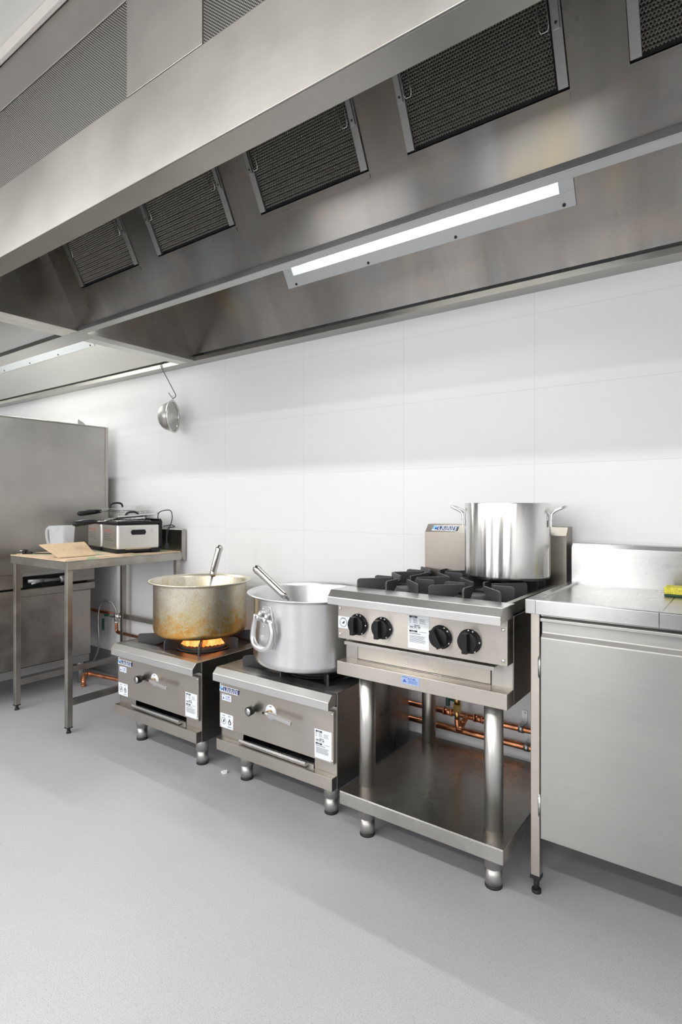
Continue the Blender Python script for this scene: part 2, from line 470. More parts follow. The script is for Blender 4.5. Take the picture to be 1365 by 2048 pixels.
prof = [(0, .15), (-.006, .15), (-.006, .035), (-.010, .018), (-.020, .008), (-.036, .002), (-.045, .0005), (0, .0005)]
b.prism(prof, 'x', -6.2, 2.2); struct(b.build('baseboard_back', 'cove'))
b = MB(); b.box(-6.2, 2.2, -1.424, -1.408, 2.681, ZC); struct(b.build('trim_1', 'trimw', bevel=.003))

# ------------------------------------------------------------------ exhaust hoods
FB = Vector((0, -.783, 2.052)); FT = Vector((0, -.944, 2.371))
fv = (FT - FB).normalized()                      # up along the filter bank
fn = Vector((0, -fv.z, fv.y))                    # its normal, facing the aisle
if fn.y > 0: fn = -fn
UX = Vector((1, 0, 0))
ZT = 2.681
def fpt(x, z, off=0.):
    t = (z - FB.z) / fv.z
    return Vector((x, 0, 0)) + FB + fv * t + fn * off
BB = Vector((0, -.068, 2.048)); BT = Vector((0, -.211, 2.302))
bv = (BT - BB).normalized(); bn = Vector((0, -bv.z, bv.y))
if bn.z > 0: bn = -bn
def bpt(x, z, off=0.):
    t = (z - BB.z) / bv.z
    return Vector((x, 0, 0)) + BB + bv * t + bn * off

def filter_mesh(w, h):
    b = MB()
    pitch = .0078; rows = int(h / pitch); cols = int(w / pitch)
    for r in range(rows):
        y0 = (r + .5) * pitch
        ring = []
        for c in range(cols * 2 + 1):
            x = c * .5 * pitch
            z = (1 if (c + (r % 2)) % 2 else -1) * .0024
            a0 = b.bm.verts.new(UX * x + fv * (y0 + z) + fn * .006)
            a1 = b.bm.verts.new(UX * x + fv * (y0 + z * .25 + .0050) - fn * .001)
            ring.append((a0, a1))
        for (p, q), (p2, q2) in zip(ring, ring[1:]): b._f([p, p2, q2, q])
    return b
FM = []

def make_filter(parent, x0, w=.445, z0=2.198, z1=2.60):
    h = (z1 - z0) / fv.z
    base = fpt(x0, z0, -.004)
    if not FM:
        o = filter_mesh(w - .048, h - .01).build('grease_filter', 'steel_filter', None); FM.append(o.data)
    else:
        o = bpy.data.objects.new('grease_filter', FM[0]); COL.objects.link(o)
    o.location = base + UX * .024 + fv * .006 - fn * .006
    sm = o.modifiers.new('gauge', 'SOLIDIFY'); sm.thickness = .0007
    attach(o, parent)
    def sub(mb, nm, mat, bev=.0008):
        q = mb.build(nm, mat, None, bevel=bev); attach(q, o); return q
    g = MB()
    p = fpt(x0, z0, -.006)
    g.slab(p, UX, fv, fn, .024, h, .012); g.slab(p + UX * (w - .024), UX, fv, fn, .024, h, .012)
    g.slab(p + UX * .024 + fv * (h - .02), UX, fv, fn, w - .048, .02, .012)
    sub(g, 'filter_frame', 'steel_frame')
    g = MB(); g.slab(p - fn * .016, UX, fv, fn, w, h, .004); sub(g, 'filter_backing', 'dark_void', 0)
    for sx in (.012, w - .012):
        d = 1 if sx < .1 else -1
        q = fpt(x0 + sx, 2.305, .008)
        sub(MB().slab(q - UX * .008, UX, fv, fn, .016, .12, .003), 'handle_bracket', 'steel_frame')
        a = q + UX * (.016 * d) + fn * .004
        hnd = MB(); hnd.tube([a + fv * .12, a + fv * .03, a + fv * .012, a + UX * (.004 * d) + fv * .004, a + UX * (.018 * d) + fv * .004, a + UX * (.022 * d) + fv * .012, a + UX * (.022 * d) + fv * .12], .0016, 6)
        sub(hnd, 'pull_handle', 'chrome_dull', 0)
        c = q + fv * .014 + fn * .003
        k = MB(); k.lathe([(.0035, 0), (.003, .0012), (0, .002)], c, fn, seg=10); sub(k, 'screw', 'ink', 0)
    return o

def hood(xl, xr, filters, lights, perfs, label, name='exhaust_hood', gw=.755, glow=24., inner='steel_inner'):
    t = thing(name, label, 'exhaust hood', ((xl + xr) / 2, -.7, 2.03))
    # front fascia: lower band, upper band, pieces between the grilles
    b = MB()
    b.box(xl, xr, -1.407, -1.403, 2.030, 2.267); b.box(xl, xr, -1.407, -1.403, 2.530, ZT)
    b.build('fascia_panel', 'steel_hood', t, bevel=.0012)
    xs = xl
    for (p0, p1) in perfs + [(xr, xr)]:
        if p0 - xs > .01:
            b = MB(); b.box(xs + .0008, p0 - .0008, -1.4075, -1.403, 2.2685, 2.5285); b.build('infill_panel', 'steel_hood', t, bevel=.001)
        xs = p1
    for (p0, p1) in perfs:
        b = MB(); b.box(p0, p1, -1.4045, -1.4035, 2.268, 2.529); b.build('perforated_grille', 'perf', t)
    b = MB(); b.box(xl, xr, -1.402, -1.33, 2.030, 2.034); b.box(xl, xr, -1.334, -1.33, 2.034, ZT)
    b.build('lower_return', 'steel_hood', t, bevel=.001)
    b = MB(); b.box(xl, xr, -1.360, -1.356, 2.24, 2.56); b.box(xl, xr, -1.402, -1.356, 2.24, 2.244); b.box(xl, xr, -1.402, -1.356, 2.556, 2.56)
    b.build('air_plenum', 'dark_void', t)
    # filter bank wall with openings
    b = MB(); th = .004
    hz = lambda z: (z - FB.z) / fv.z
    b.slab(fpt(xl, 2.050, -th), UX, fv, fn, xr - xl, hz(2.188) - hz(2.050), th)
    b.slab(fpt(xl, 2.60, -th), UX, fv, fn, xr - xl, hz(ZT) - hz(2.60), th)
    xs = xl
    for f0 in filters + [xr]:
        if f0 - xs > .002: b.slab(fpt(xs, 2.188, -th), UX, fv, fn, f0 - xs, hz(2.60) - hz(2.188), th)
        xs = f0 + .449
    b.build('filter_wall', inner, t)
    for f0 in filters:
        b = MB(); b.slab(fpt(f0, 2.186, -.022), UX, fv, fn, .449, .008, .021); b.slab(fpt(f0, 2.176, 0), UX, fv, fn, .449, .012, .0025)
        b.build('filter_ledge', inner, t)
        make_filter(t, f0 + .002)
    # gutter under the filter bank
    b = MB(); b.box(xl, xr, -.799, -.796, 2.030, 2.052); b.box(xl, xr, -.796, -gw, 2.030, 2.033); b.box(xl, xr, -gw - .003, -gw, 2.033, 2.046)
    b.build('grease_gutter', 'steel_frame', t, bevel=.0008)
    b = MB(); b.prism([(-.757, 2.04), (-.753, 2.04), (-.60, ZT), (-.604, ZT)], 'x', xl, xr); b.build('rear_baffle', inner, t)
    # sloped back panel
    b = MB(); LZ0, LZ1 = 2.275, 2.39; zl = lambda z: (z - 2.036) / bv.z
    la, lb = lights[0][0] + .04, lights[0][1] - .04
    b.slab(bpt(xl, 2.068, -.004), UX, bv, bn, xr - xl, zl(LZ0) - zl(2.068), .004); b.slab(bpt(xl, LZ1, -.004), UX, bv, bn, xr - xl, zl(ZT) - zl(LZ1), .004)
    b.slab(bpt(xl, LZ0, -.004), UX, bv, bn, la - xl, zl(LZ1) - zl(LZ0), .004); b.slab(bpt(lb, LZ0, -.004), UX, bv, bn, xr - lb, zl(LZ1) - zl(LZ0), .004)
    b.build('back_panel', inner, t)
    # rail along the wall
    b = MB(); b.box(xl, xr, -.079, -.076, 2.030, 2.055); b.box(xl, xr, -.076, -.001, 2.030, 2.033); b.build('wall_rail', 'steel_hood', t, bevel=.0008)
    # end panels with lip
    poly = [(-1.33, 2.033), (-1.33, ZT), (-.004, ZT), (-.004, 2.033)]
    for x, s in ((xl, 1), (xr, -1)):
        b = MB(); b.prism(poly, 'x', x, x + s * .003); b.box(min(x, x + s * .072), max(x, x + s * .072), -1.334, -.001, 2.0305, 2.0335)
        b.box(min(x + s * .069, x + s * .072), max(x + s * .069, x + s * .072), -1.33, -.004, 2.033, 2.052)
        b.prism([(-1.33, 2.04), (-1.33, ZT), (-.004, ZT), (-.004, 2.04)], 'x', x + s * .058, x + s * .0605)
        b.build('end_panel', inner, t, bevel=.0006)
    for l0, l1 in lights:
        f = MB(); z0, z1 = 2.243, 2.42; hh = (z1 - z0) / bv.z; o0 = .0
        p = bpt(l0, z0, o0)
        fw = .052
        f.slab(p, UX, bv, bn, l1 - l0, fw, .006); f.slab(p + bv * (hh - fw), UX, bv, bn, l1 - l0, fw, .006)
        f.slab(p + bv * fw, UX, bv, bn, fw, hh - 2 * fw, .006); f.slab(p + UX * (l1 - l0 - fw) + bv * fw, UX, bv, bn, fw, hh - 2 * fw, .006)
        fo = f.build('light_fitting', 'frame_white', t, bevel=.001)
        g = MB(); g.slab(p + UX * fw + bv * fw + bn * .002, UX, bv, bn, l1 - l0 - 2 * fw, hh - 2 * fw, .002); g.build('lens', 'lens', fo)
        g = MB(); q0 = p + UX * .044 + bv * .040 - bn * .066; aw, ah = l1 - l0 - .088, hh - .080
        g.slab(q0, UX, bv, bn, aw, ah, .002)
        g.slab(q0, UX, bv, bn, aw, .002, .064); g.slab(q0 + bv * ah, UX, bv, bn, aw, .002, .064)
        g.slab(q0, UX, bv, bn, .002, ah, .064); g.slab(q0 + UX * aw, UX, bv, bn, .002, ah, .064); g.build('reflector', 'white', fo)
        c = p + bv * (hh * .50) - bn * .030
        ld = bpy.data.lights.new('lamp', 'AREA'); ld.shape = 'RECTANGLE'; ld.size = l1 - l0 - .26; ld.size_y = .030; ld.energy = glow; ld.color = (.96, 1., 1.)
        lo = bpy.data.objects.new('lamp', ld); COL.objects.link(lo)
        lo.matrix_world = Matrix(((1, -bv.x, -bn.x, 0), (0, -bv.y, -bn.y, 0), (0, -bv.z, -bn.z, 0), (0, 0, 0, 1)))
        lo.location = c + UX * ((l1 - l0) / 2 + .02) + bn * .031; attach(lo, fo)
        g = MB(); g.cyl(c + UX * (fw + .05), c + UX * (l1 - l0 - fw - .015), .0125, seg=16); g.build('fluorescent_tube', 'tube_light', fo)
        n = 4
        for i in range(n):
            u = .055 + (l1 - l0 - .095) * i / (n - 1)
            q = p + UX * u + bv * .012 + bn * .006
            k = MB(); k.lathe([(.0062, 0), (.0062, .002), (.004, .0035), (0, .004)], q, bn, seg=12); k.build('screw', 'ink', fo)
    return t

XD = -2.760
def main_hood():
    fl = [-2.554, -1.973, -1.397, -.815, -.235, .345]
    return hood(XD + .0008, 1.30, fl, [(-1.860, -.515)], [(-2.257, -1.357), (-1.054, -.154)],
                'long stainless canopy hood over the gas burners, with honeycomb filters and a lit strip light')
main_hood()
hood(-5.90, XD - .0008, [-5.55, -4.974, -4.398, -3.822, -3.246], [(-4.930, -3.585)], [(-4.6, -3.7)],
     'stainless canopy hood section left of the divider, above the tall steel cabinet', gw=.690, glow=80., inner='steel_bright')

# ------------------------------------------------------------------ small helpers for the gas appliances
def badge(parent, p, u, v, w, h, local=True):
    """silver plate with a blue dot and four navy squares lettered L U U S"""
    u = Vector(u).normalized(); v = Vector(v).normalized(); n = u.cross(v); p = Vector(p)
    b = MB().mat('chrome_dull'); sk = .12
    def para(x0, x1, y0, y1, z0, z1, mt):
        b.mat(mt); P = []
        for z in (z0, z1):
            for (x, y) in ((x0, y0), (x1, y0), (x1, y1), (x0, y1)):
                P.append(b.bm.verts.new(p + u * (x + sk * y) + v * y + n * z))
        for a in ((3, 2, 1, 0), (4, 5, 6, 7), (0, 1, 5, 4), (1, 2, 6, 5), (2, 3, 7, 6), (3, 0, 4, 7)): b._f([P[i] for i in a])
    para(0, w, 0, h, 0, .0012, 'white')
    q = w * .185; x = w * .19
    for i in range(4): para(x + i * (q + .0035 * w / .1), x + i * (q + .0035 * w / .1) + q, h * .12, h * .88, .0012, .0017, 'navy')
    b.mat('sky'); b.lathe([(0, .0012), (h * .40, .0012), (h * .40, .0017), (0, .0018)], p + u * (w * .09 + sk * h * .5) + v * h * .52, n, seg=20)
    b.mat('navy'); b.lathe([(0, .0018), (h * .17, .0018), (h * .17, .0022), (0, .0023)], p + u * (w * .135 + sk * h * .5) + v * h * .40, n, seg=14)
    o = b.build('name_badge', None, parent, local)
    ls = []
    for i, ch in enumerate('LUUS'):
        c = p + u * (x + i * (q + .0035 * w / .1) + q * .5 + sk * h * .5) + v * (h * .24) + n * .002
        ls.append(lettering(ch, h * .74, c, u, v, 'white', 'badge_lettering', None, thick=.0002, bold=.0004, align='CENTER'))
    joined('badge_lettering', ls, o, local)
    return o

def bars(b, p, u, v, n, x, y, w, h, z=.0008):
    b.slab(p + u * x + v * y + n * z, u, v, n, w, h, .0002)

def rating_label(parent, p, u, v, w, h, local=True):
    u = Vector(u).normalized(); v = Vector(v).normalized(); n = u.cross(v); p = Vector(p)
    b = MB().mat('label'); b.slab(p, u, v, n, w, h, .0006); o = b.build('rating_label', None, parent, local, bevel=.0)
    b = MB().mat('ink')
    rnd = random.Random(3)
    for yy in (.93, .51): bars(b, p, u, v, n, w * .07, h * yy - h * .03, w * .38, h * .055)
    for i in range(4):
        for (x0, wm) in ((.07, .12), (.25, .22), (.55, .36)):
            bars(b, p, u, v, n, w * x0, h * (.865 - i * .038), w * wm * rnd.uniform(.6, 1), h * .010)
    bars(b, p, u, v, n, w * .07, h * .575, w * .5, h * .008)
    bars(b, p, u, v, n, w * .55, h * .50, w * .33, h * .010); bars(b, p, u, v, n, w * .07, h * .43, w * .55, h * .016)
    for i in range(8): bars(b, p, u, v, n, w * .08, h * (.375 - i * .027), w * rnd.uniform(.62, .80), h * .008)
    b.build('small_print', None, o, local)
    ls = [lettering('SERVICE', h * .050, p + u * w * .30 + v * h * .665 + n * .0008, u, v, 'ink', 'x', None, thick=.0002, bold=.0001),
          lettering('1800 993 168', h * .066, p + u * w * .07 + v * h * .605 + n * .0008, u, v, 'ink', 'x', None, thick=.0002, bold=.00015),
          lettering('LUUS', h * .046, p + u * w * .18 + v * h * .908 + n * .0011, u, v, 'label', 'x', None, thick=.0002),
          lettering('LUUS', h * .046, p + u * w * .18 + v * h * .488 + n * .0011, u, v, 'label', 'x', None, thick=.0002)]
    joined('label_lettering', ls, o, local)
    return o

def flame_shape(b, p, u, v, n, s):
    outer = [(0, 0), (.32, .05), (.46, .3), (.40, .62), (.18, .88), (.10, 1.1), (-.02, 1.3), (-.14, 1.0), (-.36, .66), (-.46, .32), (-.30, .05)]
    inner = [(0, .12), (.20, .22), (.24, .45), (.02, .60), (.02, .85), (-.14, .62), (-.26, .40), (-.20, .2)]
    for pts, mt, z in ((outer, 'ink', .0008), (inner, 'label', .0010)):
        b.mat(mt); vs = [b.bm.verts.new(p + u * (x * s) + v * (y * s) + n * z) for x, y in pts]; b._f(vs)

def warning_label(parent, p, u, v, w, h, icons=2, local=True):
    u = Vector(u).normalized(); v = Vector(v).normalized(); n = u.cross(v); p = Vector(p)
    b = MB().mat('label'); b.slab(p, u, v, n, w, h, .0006); o = b.build('warning_label', None, parent, local)
    b = MB().mat('ink')
    c = p + u * w * .27 + v * h * .48
    b.lathe([(w * .16, .0008), (w * .175, .0008), (w * .175, .0010), (w * .16, .0010)], c, n, seg=24, closed=True)
    b.lathe([(w * .19, .0008), (w * .197, .0008), (w * .197, .0010), (w * .19, .0010)], c, n, seg=24, closed=True)
    for dx, dy, ww, hh in ((-.06, -.10, .10, .06), (-.03, -.04, .09, .10), (.02, .04, .05, .10)): bars(b, p, u, v, n, w * (.27 + dx), h * (.48 + dy), w * ww, h * hh)
    bars(b, p, u, v, n, w * .16, h * .84, w * .22, h * .04)
    if icons > 1:
        flame_shape(b, p + u * w * .73 + v * h * .28, u, v, n, h * .36)
        b.mat('ink'); bars(b, p, u, v, n, w * .58, h * .12, w * .30, h * .035); bars(b, p, u, v, n, w * .62, h * .86, w * .2, h * .035)
    b.build('label_symbols', None, o, local)
    return o

def dealer_sticker(parent, p, u, v, w, h, base='label', local=True):
    u = Vector(u).normalized(); v = Vector(v).normalized(); n = u.cross(v); p = Vector(p)
    b = MB().mat(base); b.slab(p, u, v, n, w, h, .0005); o = b.build('dealer_sticker', None, parent, local)
    b = MB().mat('blue')
    vs = [b.bm.verts.new(p + u * (w * x) + v * (h * y) + n * .0008) for x, y in ((.06, .22), (.30, .22), (.18, .66))]; b._f(vs)
    for i in range(3): bars(b, p, u, v, n, w * .38, h * (.46 - i * .14), w * .52, h * .05)
    bars(b, p, u, v, n, w * .06, h * .84, w * .3, h * .06)
    q = b.build('sticker_print', None, o, local)
    lettering('A.C.&R.', h * .34, p + u * w * .38 + v * h * .62 + n * .0008, u, v, 'blue', 'sticker_lettering', o, local, thick=.0002, bold=.0001)
    return o

U, V = (1, 0, 0), (0, 0, 1)      # for faces looking towards the aisle

def adj_leg(parent, x, y, top, r=.029, local=True, z1=.062):
    b = MB(); b.cyl((x, y, z1), (x, y, top), r, seg=32)
    b.cyl((x, y, .008), (x, y, z1), r * .90, seg=32)
    o = b.build('leg', 'steel_tube', parent, local)
    b = MB(); b.cyl((x, y, 0), (x, y, .009), r * .93, seg=32); b.build('rubber_foot', 'black_rubber', o, local)
    return o

def fin(b, cx, cy, ang, r0, r1, z0, z1, th=.006, low=.010):
    d = Vector((math.cos(ang), math.sin(ang), 0)); w = Vector((-d.y, d.x, 0)) * th / 2; c = Vector((cx, cy, 0))
    pr = [(r0, z1 - low), (r0, z1 - .002), (r0 + .003, z1), (r1 - .010, z1), (r1 - .003, z1 - .003), (r1, z1 - .010), (r1, z0), (r1 - .035, z0)]
    A = [b.bm.verts.new(c + d * r + w + Vector((0, 0, z))) for r, z in pr]
    B = [b.bm.verts.new(c + d * r - w + Vector((0, 0, z))) for r, z in pr]
    n = len(pr)
    for i in range(n): b._f([A[i], A[(i + 1) % n], B[(i + 1) % n], B[i]])
    b._f(A[::-1]); b._f(B)

# ------------------------------------------------------------------ single-ring stockpot burners (local frame: centre of the body)
def wok_stove():
    t = thing('stockpot_stove', 'x', 'gas stove', (-1.556, -.33, 0))
    X0, X1, Y0, Y1 = -.310, .310, -.281, .25
    def part(mb, nm, mt=None, bev=.0012): return mb.build(nm, mt, t, True, bevel=bev)
    b = MB().mat('steel_y')
    b.box(X1 - .0025, X1, Y0 - .002, Y1, .136, .491); b.box(X0, X0 + .0025, Y0 - .002, Y1, .136, .491)
    b.mat('steel'); b.box(X0 + .0025, X1 - .0025, Y1 - .003, Y1, .136, .488); b.box(X0 + .0025, X1 - .0025, Y0, Y1 - .003, .136, .139)
    sx0, sx1, sz0, sz1 = -.180, .202, .186, .226
    b.box(X0 + .0025, sx0, Y0, Y0 + .003, .139, .44); b.box(sx1, X1 - .0025, Y0, Y0 + .003, .139, .44)
    b.box(sx0, sx1, Y0, Y0 + .003, .139, sz0); b.box(sx0, sx1, Y0, Y0 + .003, sz1, .44)
    part(b, 'body')
    b = MB(); ox0, ox1, oy0, oy1 = -.235, .235, -.225, .215
    b.box(X0 + .0025, ox0, Y0, Y1 - .003, .487, .4905); b.box(ox1, X1 - .0025, Y0, Y1 - .003, .487, .4905)
    b.box(ox0, ox1, Y0, oy0, .487, .4905); b.box(ox0, ox1, oy1, Y1 - .003, .487, .4905)
    part(b, 'top_frame', 'steel_worn')
    b = MB(); b.box(ox0 - .004, ox1 + .004, oy0 - .004, oy1 + .004, .455, .458)
    for (a, c, d, e) in ((ox0 - .004, ox0, oy0 - .004, oy1 + .004), (ox1, ox1 + .004, oy0 - .004, oy1 + .004), (ox0, ox1, oy0 - .004, oy0), (ox0, ox1, oy1, oy1 + .004)):
        b.box(a, c, d, e, .458, .4905)
    part(b, 'burner_well', 'black_tray', 0)
    b = MB(); b.prism([(Y0, .491), (-.310, .491), (-.3325, .468), (-.3325, .438), (-.326, .438), (-.326, .446), (Y0, .446)], 'x', X0 - .001, X1 - .004); part(b, 'front_nosing', 'steel_nose')
    b = MB(); b.box(X0 + .001, X1 - .008, -.295, Y0 - .0005, .231, .424); cp = part(b, 'control_panel', 'steel_panel')
    b = MB(); b.prism([(Y0 - .0005, .187), (-.313, .187), (-.313, .140), (-.310, .140), (-.310, .184), (Y0 - .0005, .184)], 'x', X0, X1 - .001); b.box(X0, X0 + .003, -.313, Y0, .140, .187); b.box(X1 - .004, X1 - .001, -.313, Y0, .140, .187)
    part(b, 'lower_ledge', 'steel_panel')
    b = MB(); b.box(-.178, .200, -.265, Y1 - .02, .190, .193); b.prism([(-.268, .190), (-.271, .196), (-.300, .208), (-.304, .200), (-.300, .190)], 'x', -.186, .172); b.box(-.178, .200, -.284, -.279, .186, .200)
    part(b, 'drip_tray', 'steel_counter', .0008)
    for dx in (-.302, .296):
        for dz in (.242, .415): screw('screw', (dx, -.295, dz), (0, -1, 0), .0055, cp, True)
    # pilot knob
    k = MB().mat('black_plastic'); k.lathe([(.011, 0), (.011, .012), (.017, .014), (.018, .036), (.016, .038), (0, .038)], (-.102, -.295, .349), (0, -1, 0), seg=28)
    k.mat('chrome_dull'); k.lathe([(.0145, .0382), (.0145, .0390), (0, .0390)], (-.102, -.295, .349), (0, -1, 0), seg=28); part(k, 'pilot_knob', None, 0)
    k = MB().mat('label'); k.lathe([(.029, 0), (.029, .0008), (0, .0008)], (-.010, -.295, .357), (0, -1, 0), seg=32)
    k.mat('ink'); k.slab(Vector((-.017, -.2962, .3775)), U, V, (0, -1, 0), .012, .003, .0002); part(k, 'dial_plate', None, 0)
    k = MB().mat('brass'); k.cyl((-.010, -.296, .357), (-.010, -.322, .357), .010, seg=16); k.mat('chrome'); k.cyl((-.030, -.318, .357), (.012, -.318, .357), .0075, seg=16)
    part(k, 'gas_tap', None, 0)
    k = MB(); k.slab(Vector((.000, -.330, .353)), Vector((1, -.05, -.06)).normalized(), Vector((.06, 0, 1)).normalized(), Vector((.05, 1, 0)).normalized(), .128, .017, .010)
    part(k, 'tap_lever', 'chrome_dull', .002)
    badge(t, (-.308, -.2952, .386), U, V, .112, .024)
    dealer_sticker(t, (-.293, -.2955, .350), U, V, .056, .026)
    warning_label(t, (-.303, -.2955, .234), U, V, .078, .060)
    rating_label(t, (.214, -.2955, .238), U, V, .080, .108)
    for lx in (-.229, .229):
        for ly in (-.211, .200): adj_leg(t, lx, ly, .136)
    # pan support
    b = MB()
    for i in range(8):
        a = PI / 8 * 2 * i
        diag = i % 2
        fin(b, 0, -.005, a, .130, .325 if diag else .245, .4585, .5345, .007, .018)
    b.lathe([(.131, .4585), (.139, .4585), (.139, .466), (.131, .466)], (0, -.005, 0), seg=40, closed=True)
    part(b, 'pan_support', 'black_iron', 0)
    b = MB(); b.lathe([(0, .458), (.120, .458), (.122, .470), (.110, .478), (.060, .484), (.055, .476), (.025, .476), (.020, .486), (0, .486)], (0, -.005, 0), seg=40); part(b, 'burner_head', 'black_iron', 0)
    return t
w2 = wok_stove()
w1 = copy_tree(w2)
w1.location = (-2.2835, -.347, 0)
tag(w2, 'low stainless gas stove under the bright aluminium pot, nearest the four burner range', 'gas stove', 'low single ring gas stoves')
tag(w1, 'low stainless gas stove with a lit orange flame under the stained pot', 'gas stove', 'low single ring gas stoves')
# flame of the lit burner
b = MB(); rnd = random.Random(5)
for i in range(34):
    a = 2 * PI * i / 34; r = .112 + rnd.uniform(-.004, .004)
    h = .050 + rnd.uniform(-.004, .0)
    c = (r * math.cos(a), -.005 + r * math.sin(a), .482)
    b.lathe([(.0, 0), (.0095, .004), (.0108, .016), (.0105, .034), (.0090, h - .006), (0, h)], c, seg=8)
o = b.build('flame', 'flame', w1, True); o['kind'] = 'stuff'; o['label'] = 'orange gas flames'
# scuffs are in the steel; a second lid of grime is left to the material

# ------------------------------------------------------------------ four burner range
def range_():
    X0, X1 = -1.224, -.597
    t = thing('gas_range', 'four burner stainless gas range with black knobs on an open leg stand with shelf', 'gas range', (-.91, -.36, 0))
    def part(mb, nm, mt=None, bev=.0012): return mb.build(nm, mt, t, bevel=bev)
    YB = -.06
    b = MB().mat('steel_y')
    b.box(X1 - .0025, X1, -.588, YB, .575, .845); b.box(X0, X0 + .0025, -.588, YB, .575, .845)
    b.mat('steel'); b.box(X0 + .0025, X1 - .0025, YB - .003, YB, .575, .845)
    b.box(X0 + .0025, X1 - .0025, -.588, YB - .003, .575, .578)
    b.box(X0 + .0025, -1.172, -.588, -.585, .622, .86); b.box(-.668, X1 - .0025, -.588, -.585, .622, .86)
    b.box(-1.172, -.668, -.588, -.585, .578, .624); b.box(-1.172, -.668, -.588, -.585, .700, .86)
    part(b, 'body')
    # hob deck
    b = MB(); b.box(X0 + .012, X0 + .030, -.588, YB, .845, .883); b.box(X1 - .030, X1 - .012, -.588, YB, .845, .883)
    b.box(X0 + .030, X1 - .030, -.588, -.578, .845, .883); b.box(X0 + .030, X1 - .030, YB - .02, YB, .845, .883); part(b, 'hob_frame', 'steel_worn')
    b = MB(); b.box(X0 + .030, X1 - .030, -.578, YB - .02, .846, .856); part(b, 'hob_tray', 'black_tray', 0)
    b = MB(); b.prism([(-.578, .8835), (-.677, .8835), (-.699, .860), (-.699, .834), (-.692, .834), (-.692, .842), (-.592, .842), (-.592, .86), (-.578, .87)], 'x', X0 - .003, X1); part(b, 'front_nosing', 'steel_nose', .0015)
    b = MB(); b.box(X0 + .002, X1 - .001, -.640, -.589, .7045, .8415); cp = part(b, 'control_panel', 'steel_panel')
    for dx in (X0 + .012, X1 - .014):
        for dz in (.720, .812): screw('screw', (dx, -.640, dz), (0, -1, 0), .006, cp)
    for i, kx in enumerate((-1.133, -1.034, -.815, -.717)):
        c = Vector((kx, -.640, .763)); ax = (0, -1, 0)
        k = MB(); k.lathe([(.038, 0), (.038, .004), (.036, .006), (.0335, .008), (.0330, .020), (.030, .024), (0, .024)], c, ax, seg=40)
        rz = math.radians(0 if i != 2 else 28)
        R = Matrix.Translation(c) @ Matrix.Rotation(-rz, 4, 'Y')
        k.box(-.0085, .0085, -.044, -.020, -.031, .031, R)
        ko = k.build('control_knob', 'black_plastic', t, bevel=.0012)
        d = MB()
        for a in (92, 68, 2, -55):
            q = c + Vector((math.cos(math.radians(a - (28 if i == 2 else 0))) * .0345, -.0245 + .017, math.sin(math.radians(a - (28 if i == 2 else 0))) * .0345))
            q.y = -.640 - .0075
            d.lathe([(.0026, 0), (.0026, .0016), (0, .002)], q + Vector((0, 0, 0)), ax, seg=8)
        d.build('dial_mark', 'white', ko)
    # drawer
    b = MB(); b.box(-1.170, -.670, -.590, -.584, .626, .698); dr = part(b, 'crumb_drawer', 'steel_panel')
    b = MB(); b.prism([(-.589, .6955), (-.589, .6925), (-.634, .6925), (-.634, .6835), (-.637, .6835), (-.637, .6955)], 'x', -1.197, -.640); b.build('drawer_pull', 'steel', dr, bevel=.0006)
    b = MB(); b.prism([(-.5885, .6235), (-.647, .6235), (-.647, .576), (-.644, .576), (-.644, .6205), (-.5885, .6205)], 'x', X0 + .002, X1); b.box(X1 - .003, X1, -.646, -.5885, .576, .622); b.box(X0 + .002, X0 + .005, -.646, -.5885, .576, .622)
    part(b, 'lower_ledge', 'steel_panel')
    rating_label(t, (-.9345, -.6402, .712), U, V, .078, .112, False)
    warning_label(t, (X0 + .003, -.6402, .742), U, V, .085, .042, 1, False)
    dealer_sticker(t, (-.955, -.6472, .592), U, V, .066, .026, 'sticker_blue', False)
    # splashback
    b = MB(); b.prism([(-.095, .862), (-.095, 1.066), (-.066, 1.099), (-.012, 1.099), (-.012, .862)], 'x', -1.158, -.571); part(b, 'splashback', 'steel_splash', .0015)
    sl = Vector((0, .029, .033)).normalized()
    badge(t, Vector((-1.128, -.0945, 1.0675)) + sl * .006, U, sl, .112, .028, False)
    # burners and pan supports
    for cx in (-1.056, -.766):
        for cy in (-.455, -.210):
            b = MB(); b.lathe([(0, .856), (.05, .856), (.052, .868), (.040, .874), (.038, .880), (0, .882)], (cx, cy, 0), seg=32); part(b, 'burner_head', 'black_iron', 0)
            b = MB()
            for i in range(8):
                diag = i % 2
                fin(b, cx, cy, PI / 4 * i, .048, .176 if diag else .126, .862, .915, .0070, .018)
            for (a0, a1, b0, b1) in ((-.140, .140, -.119, -.109), (-.140, .140, .109, .119), (-.140, -.130, -.109, .109), (.130, .140, -.109, .109)):
                b.box(cx + a0, cx + a1, cy + b0, cy + b1, .860, .872)
            part(b, 'pan_support', 'black_iron', .0008)
    # stand
    b = MB(); b.box(-1.186, -.597, -.680, -.072, .177, .180)
    for (a, c, d, e) in ((-1.186, -.597, -.680, -.677), (-1.186, -.597, -.075, -.072), (-1.186, -1.183, -.677, -.075), (-.600, -.597, -.677, -.075)): b.box(a, c, d, e, .134, .177)
    part(b, 'shelf', 'steel_shelf', .001)
    for x in (-1.134, -.663):
        for y in (-.582, -.105):
            b = MB(); b.cyl((x, y, .180), (x, y, .5755), .0295, seg=40); part(b, 'post', 'steel_tube', 0)
            adj_leg(t, x, y, .177, local=False)
    return t
range_()

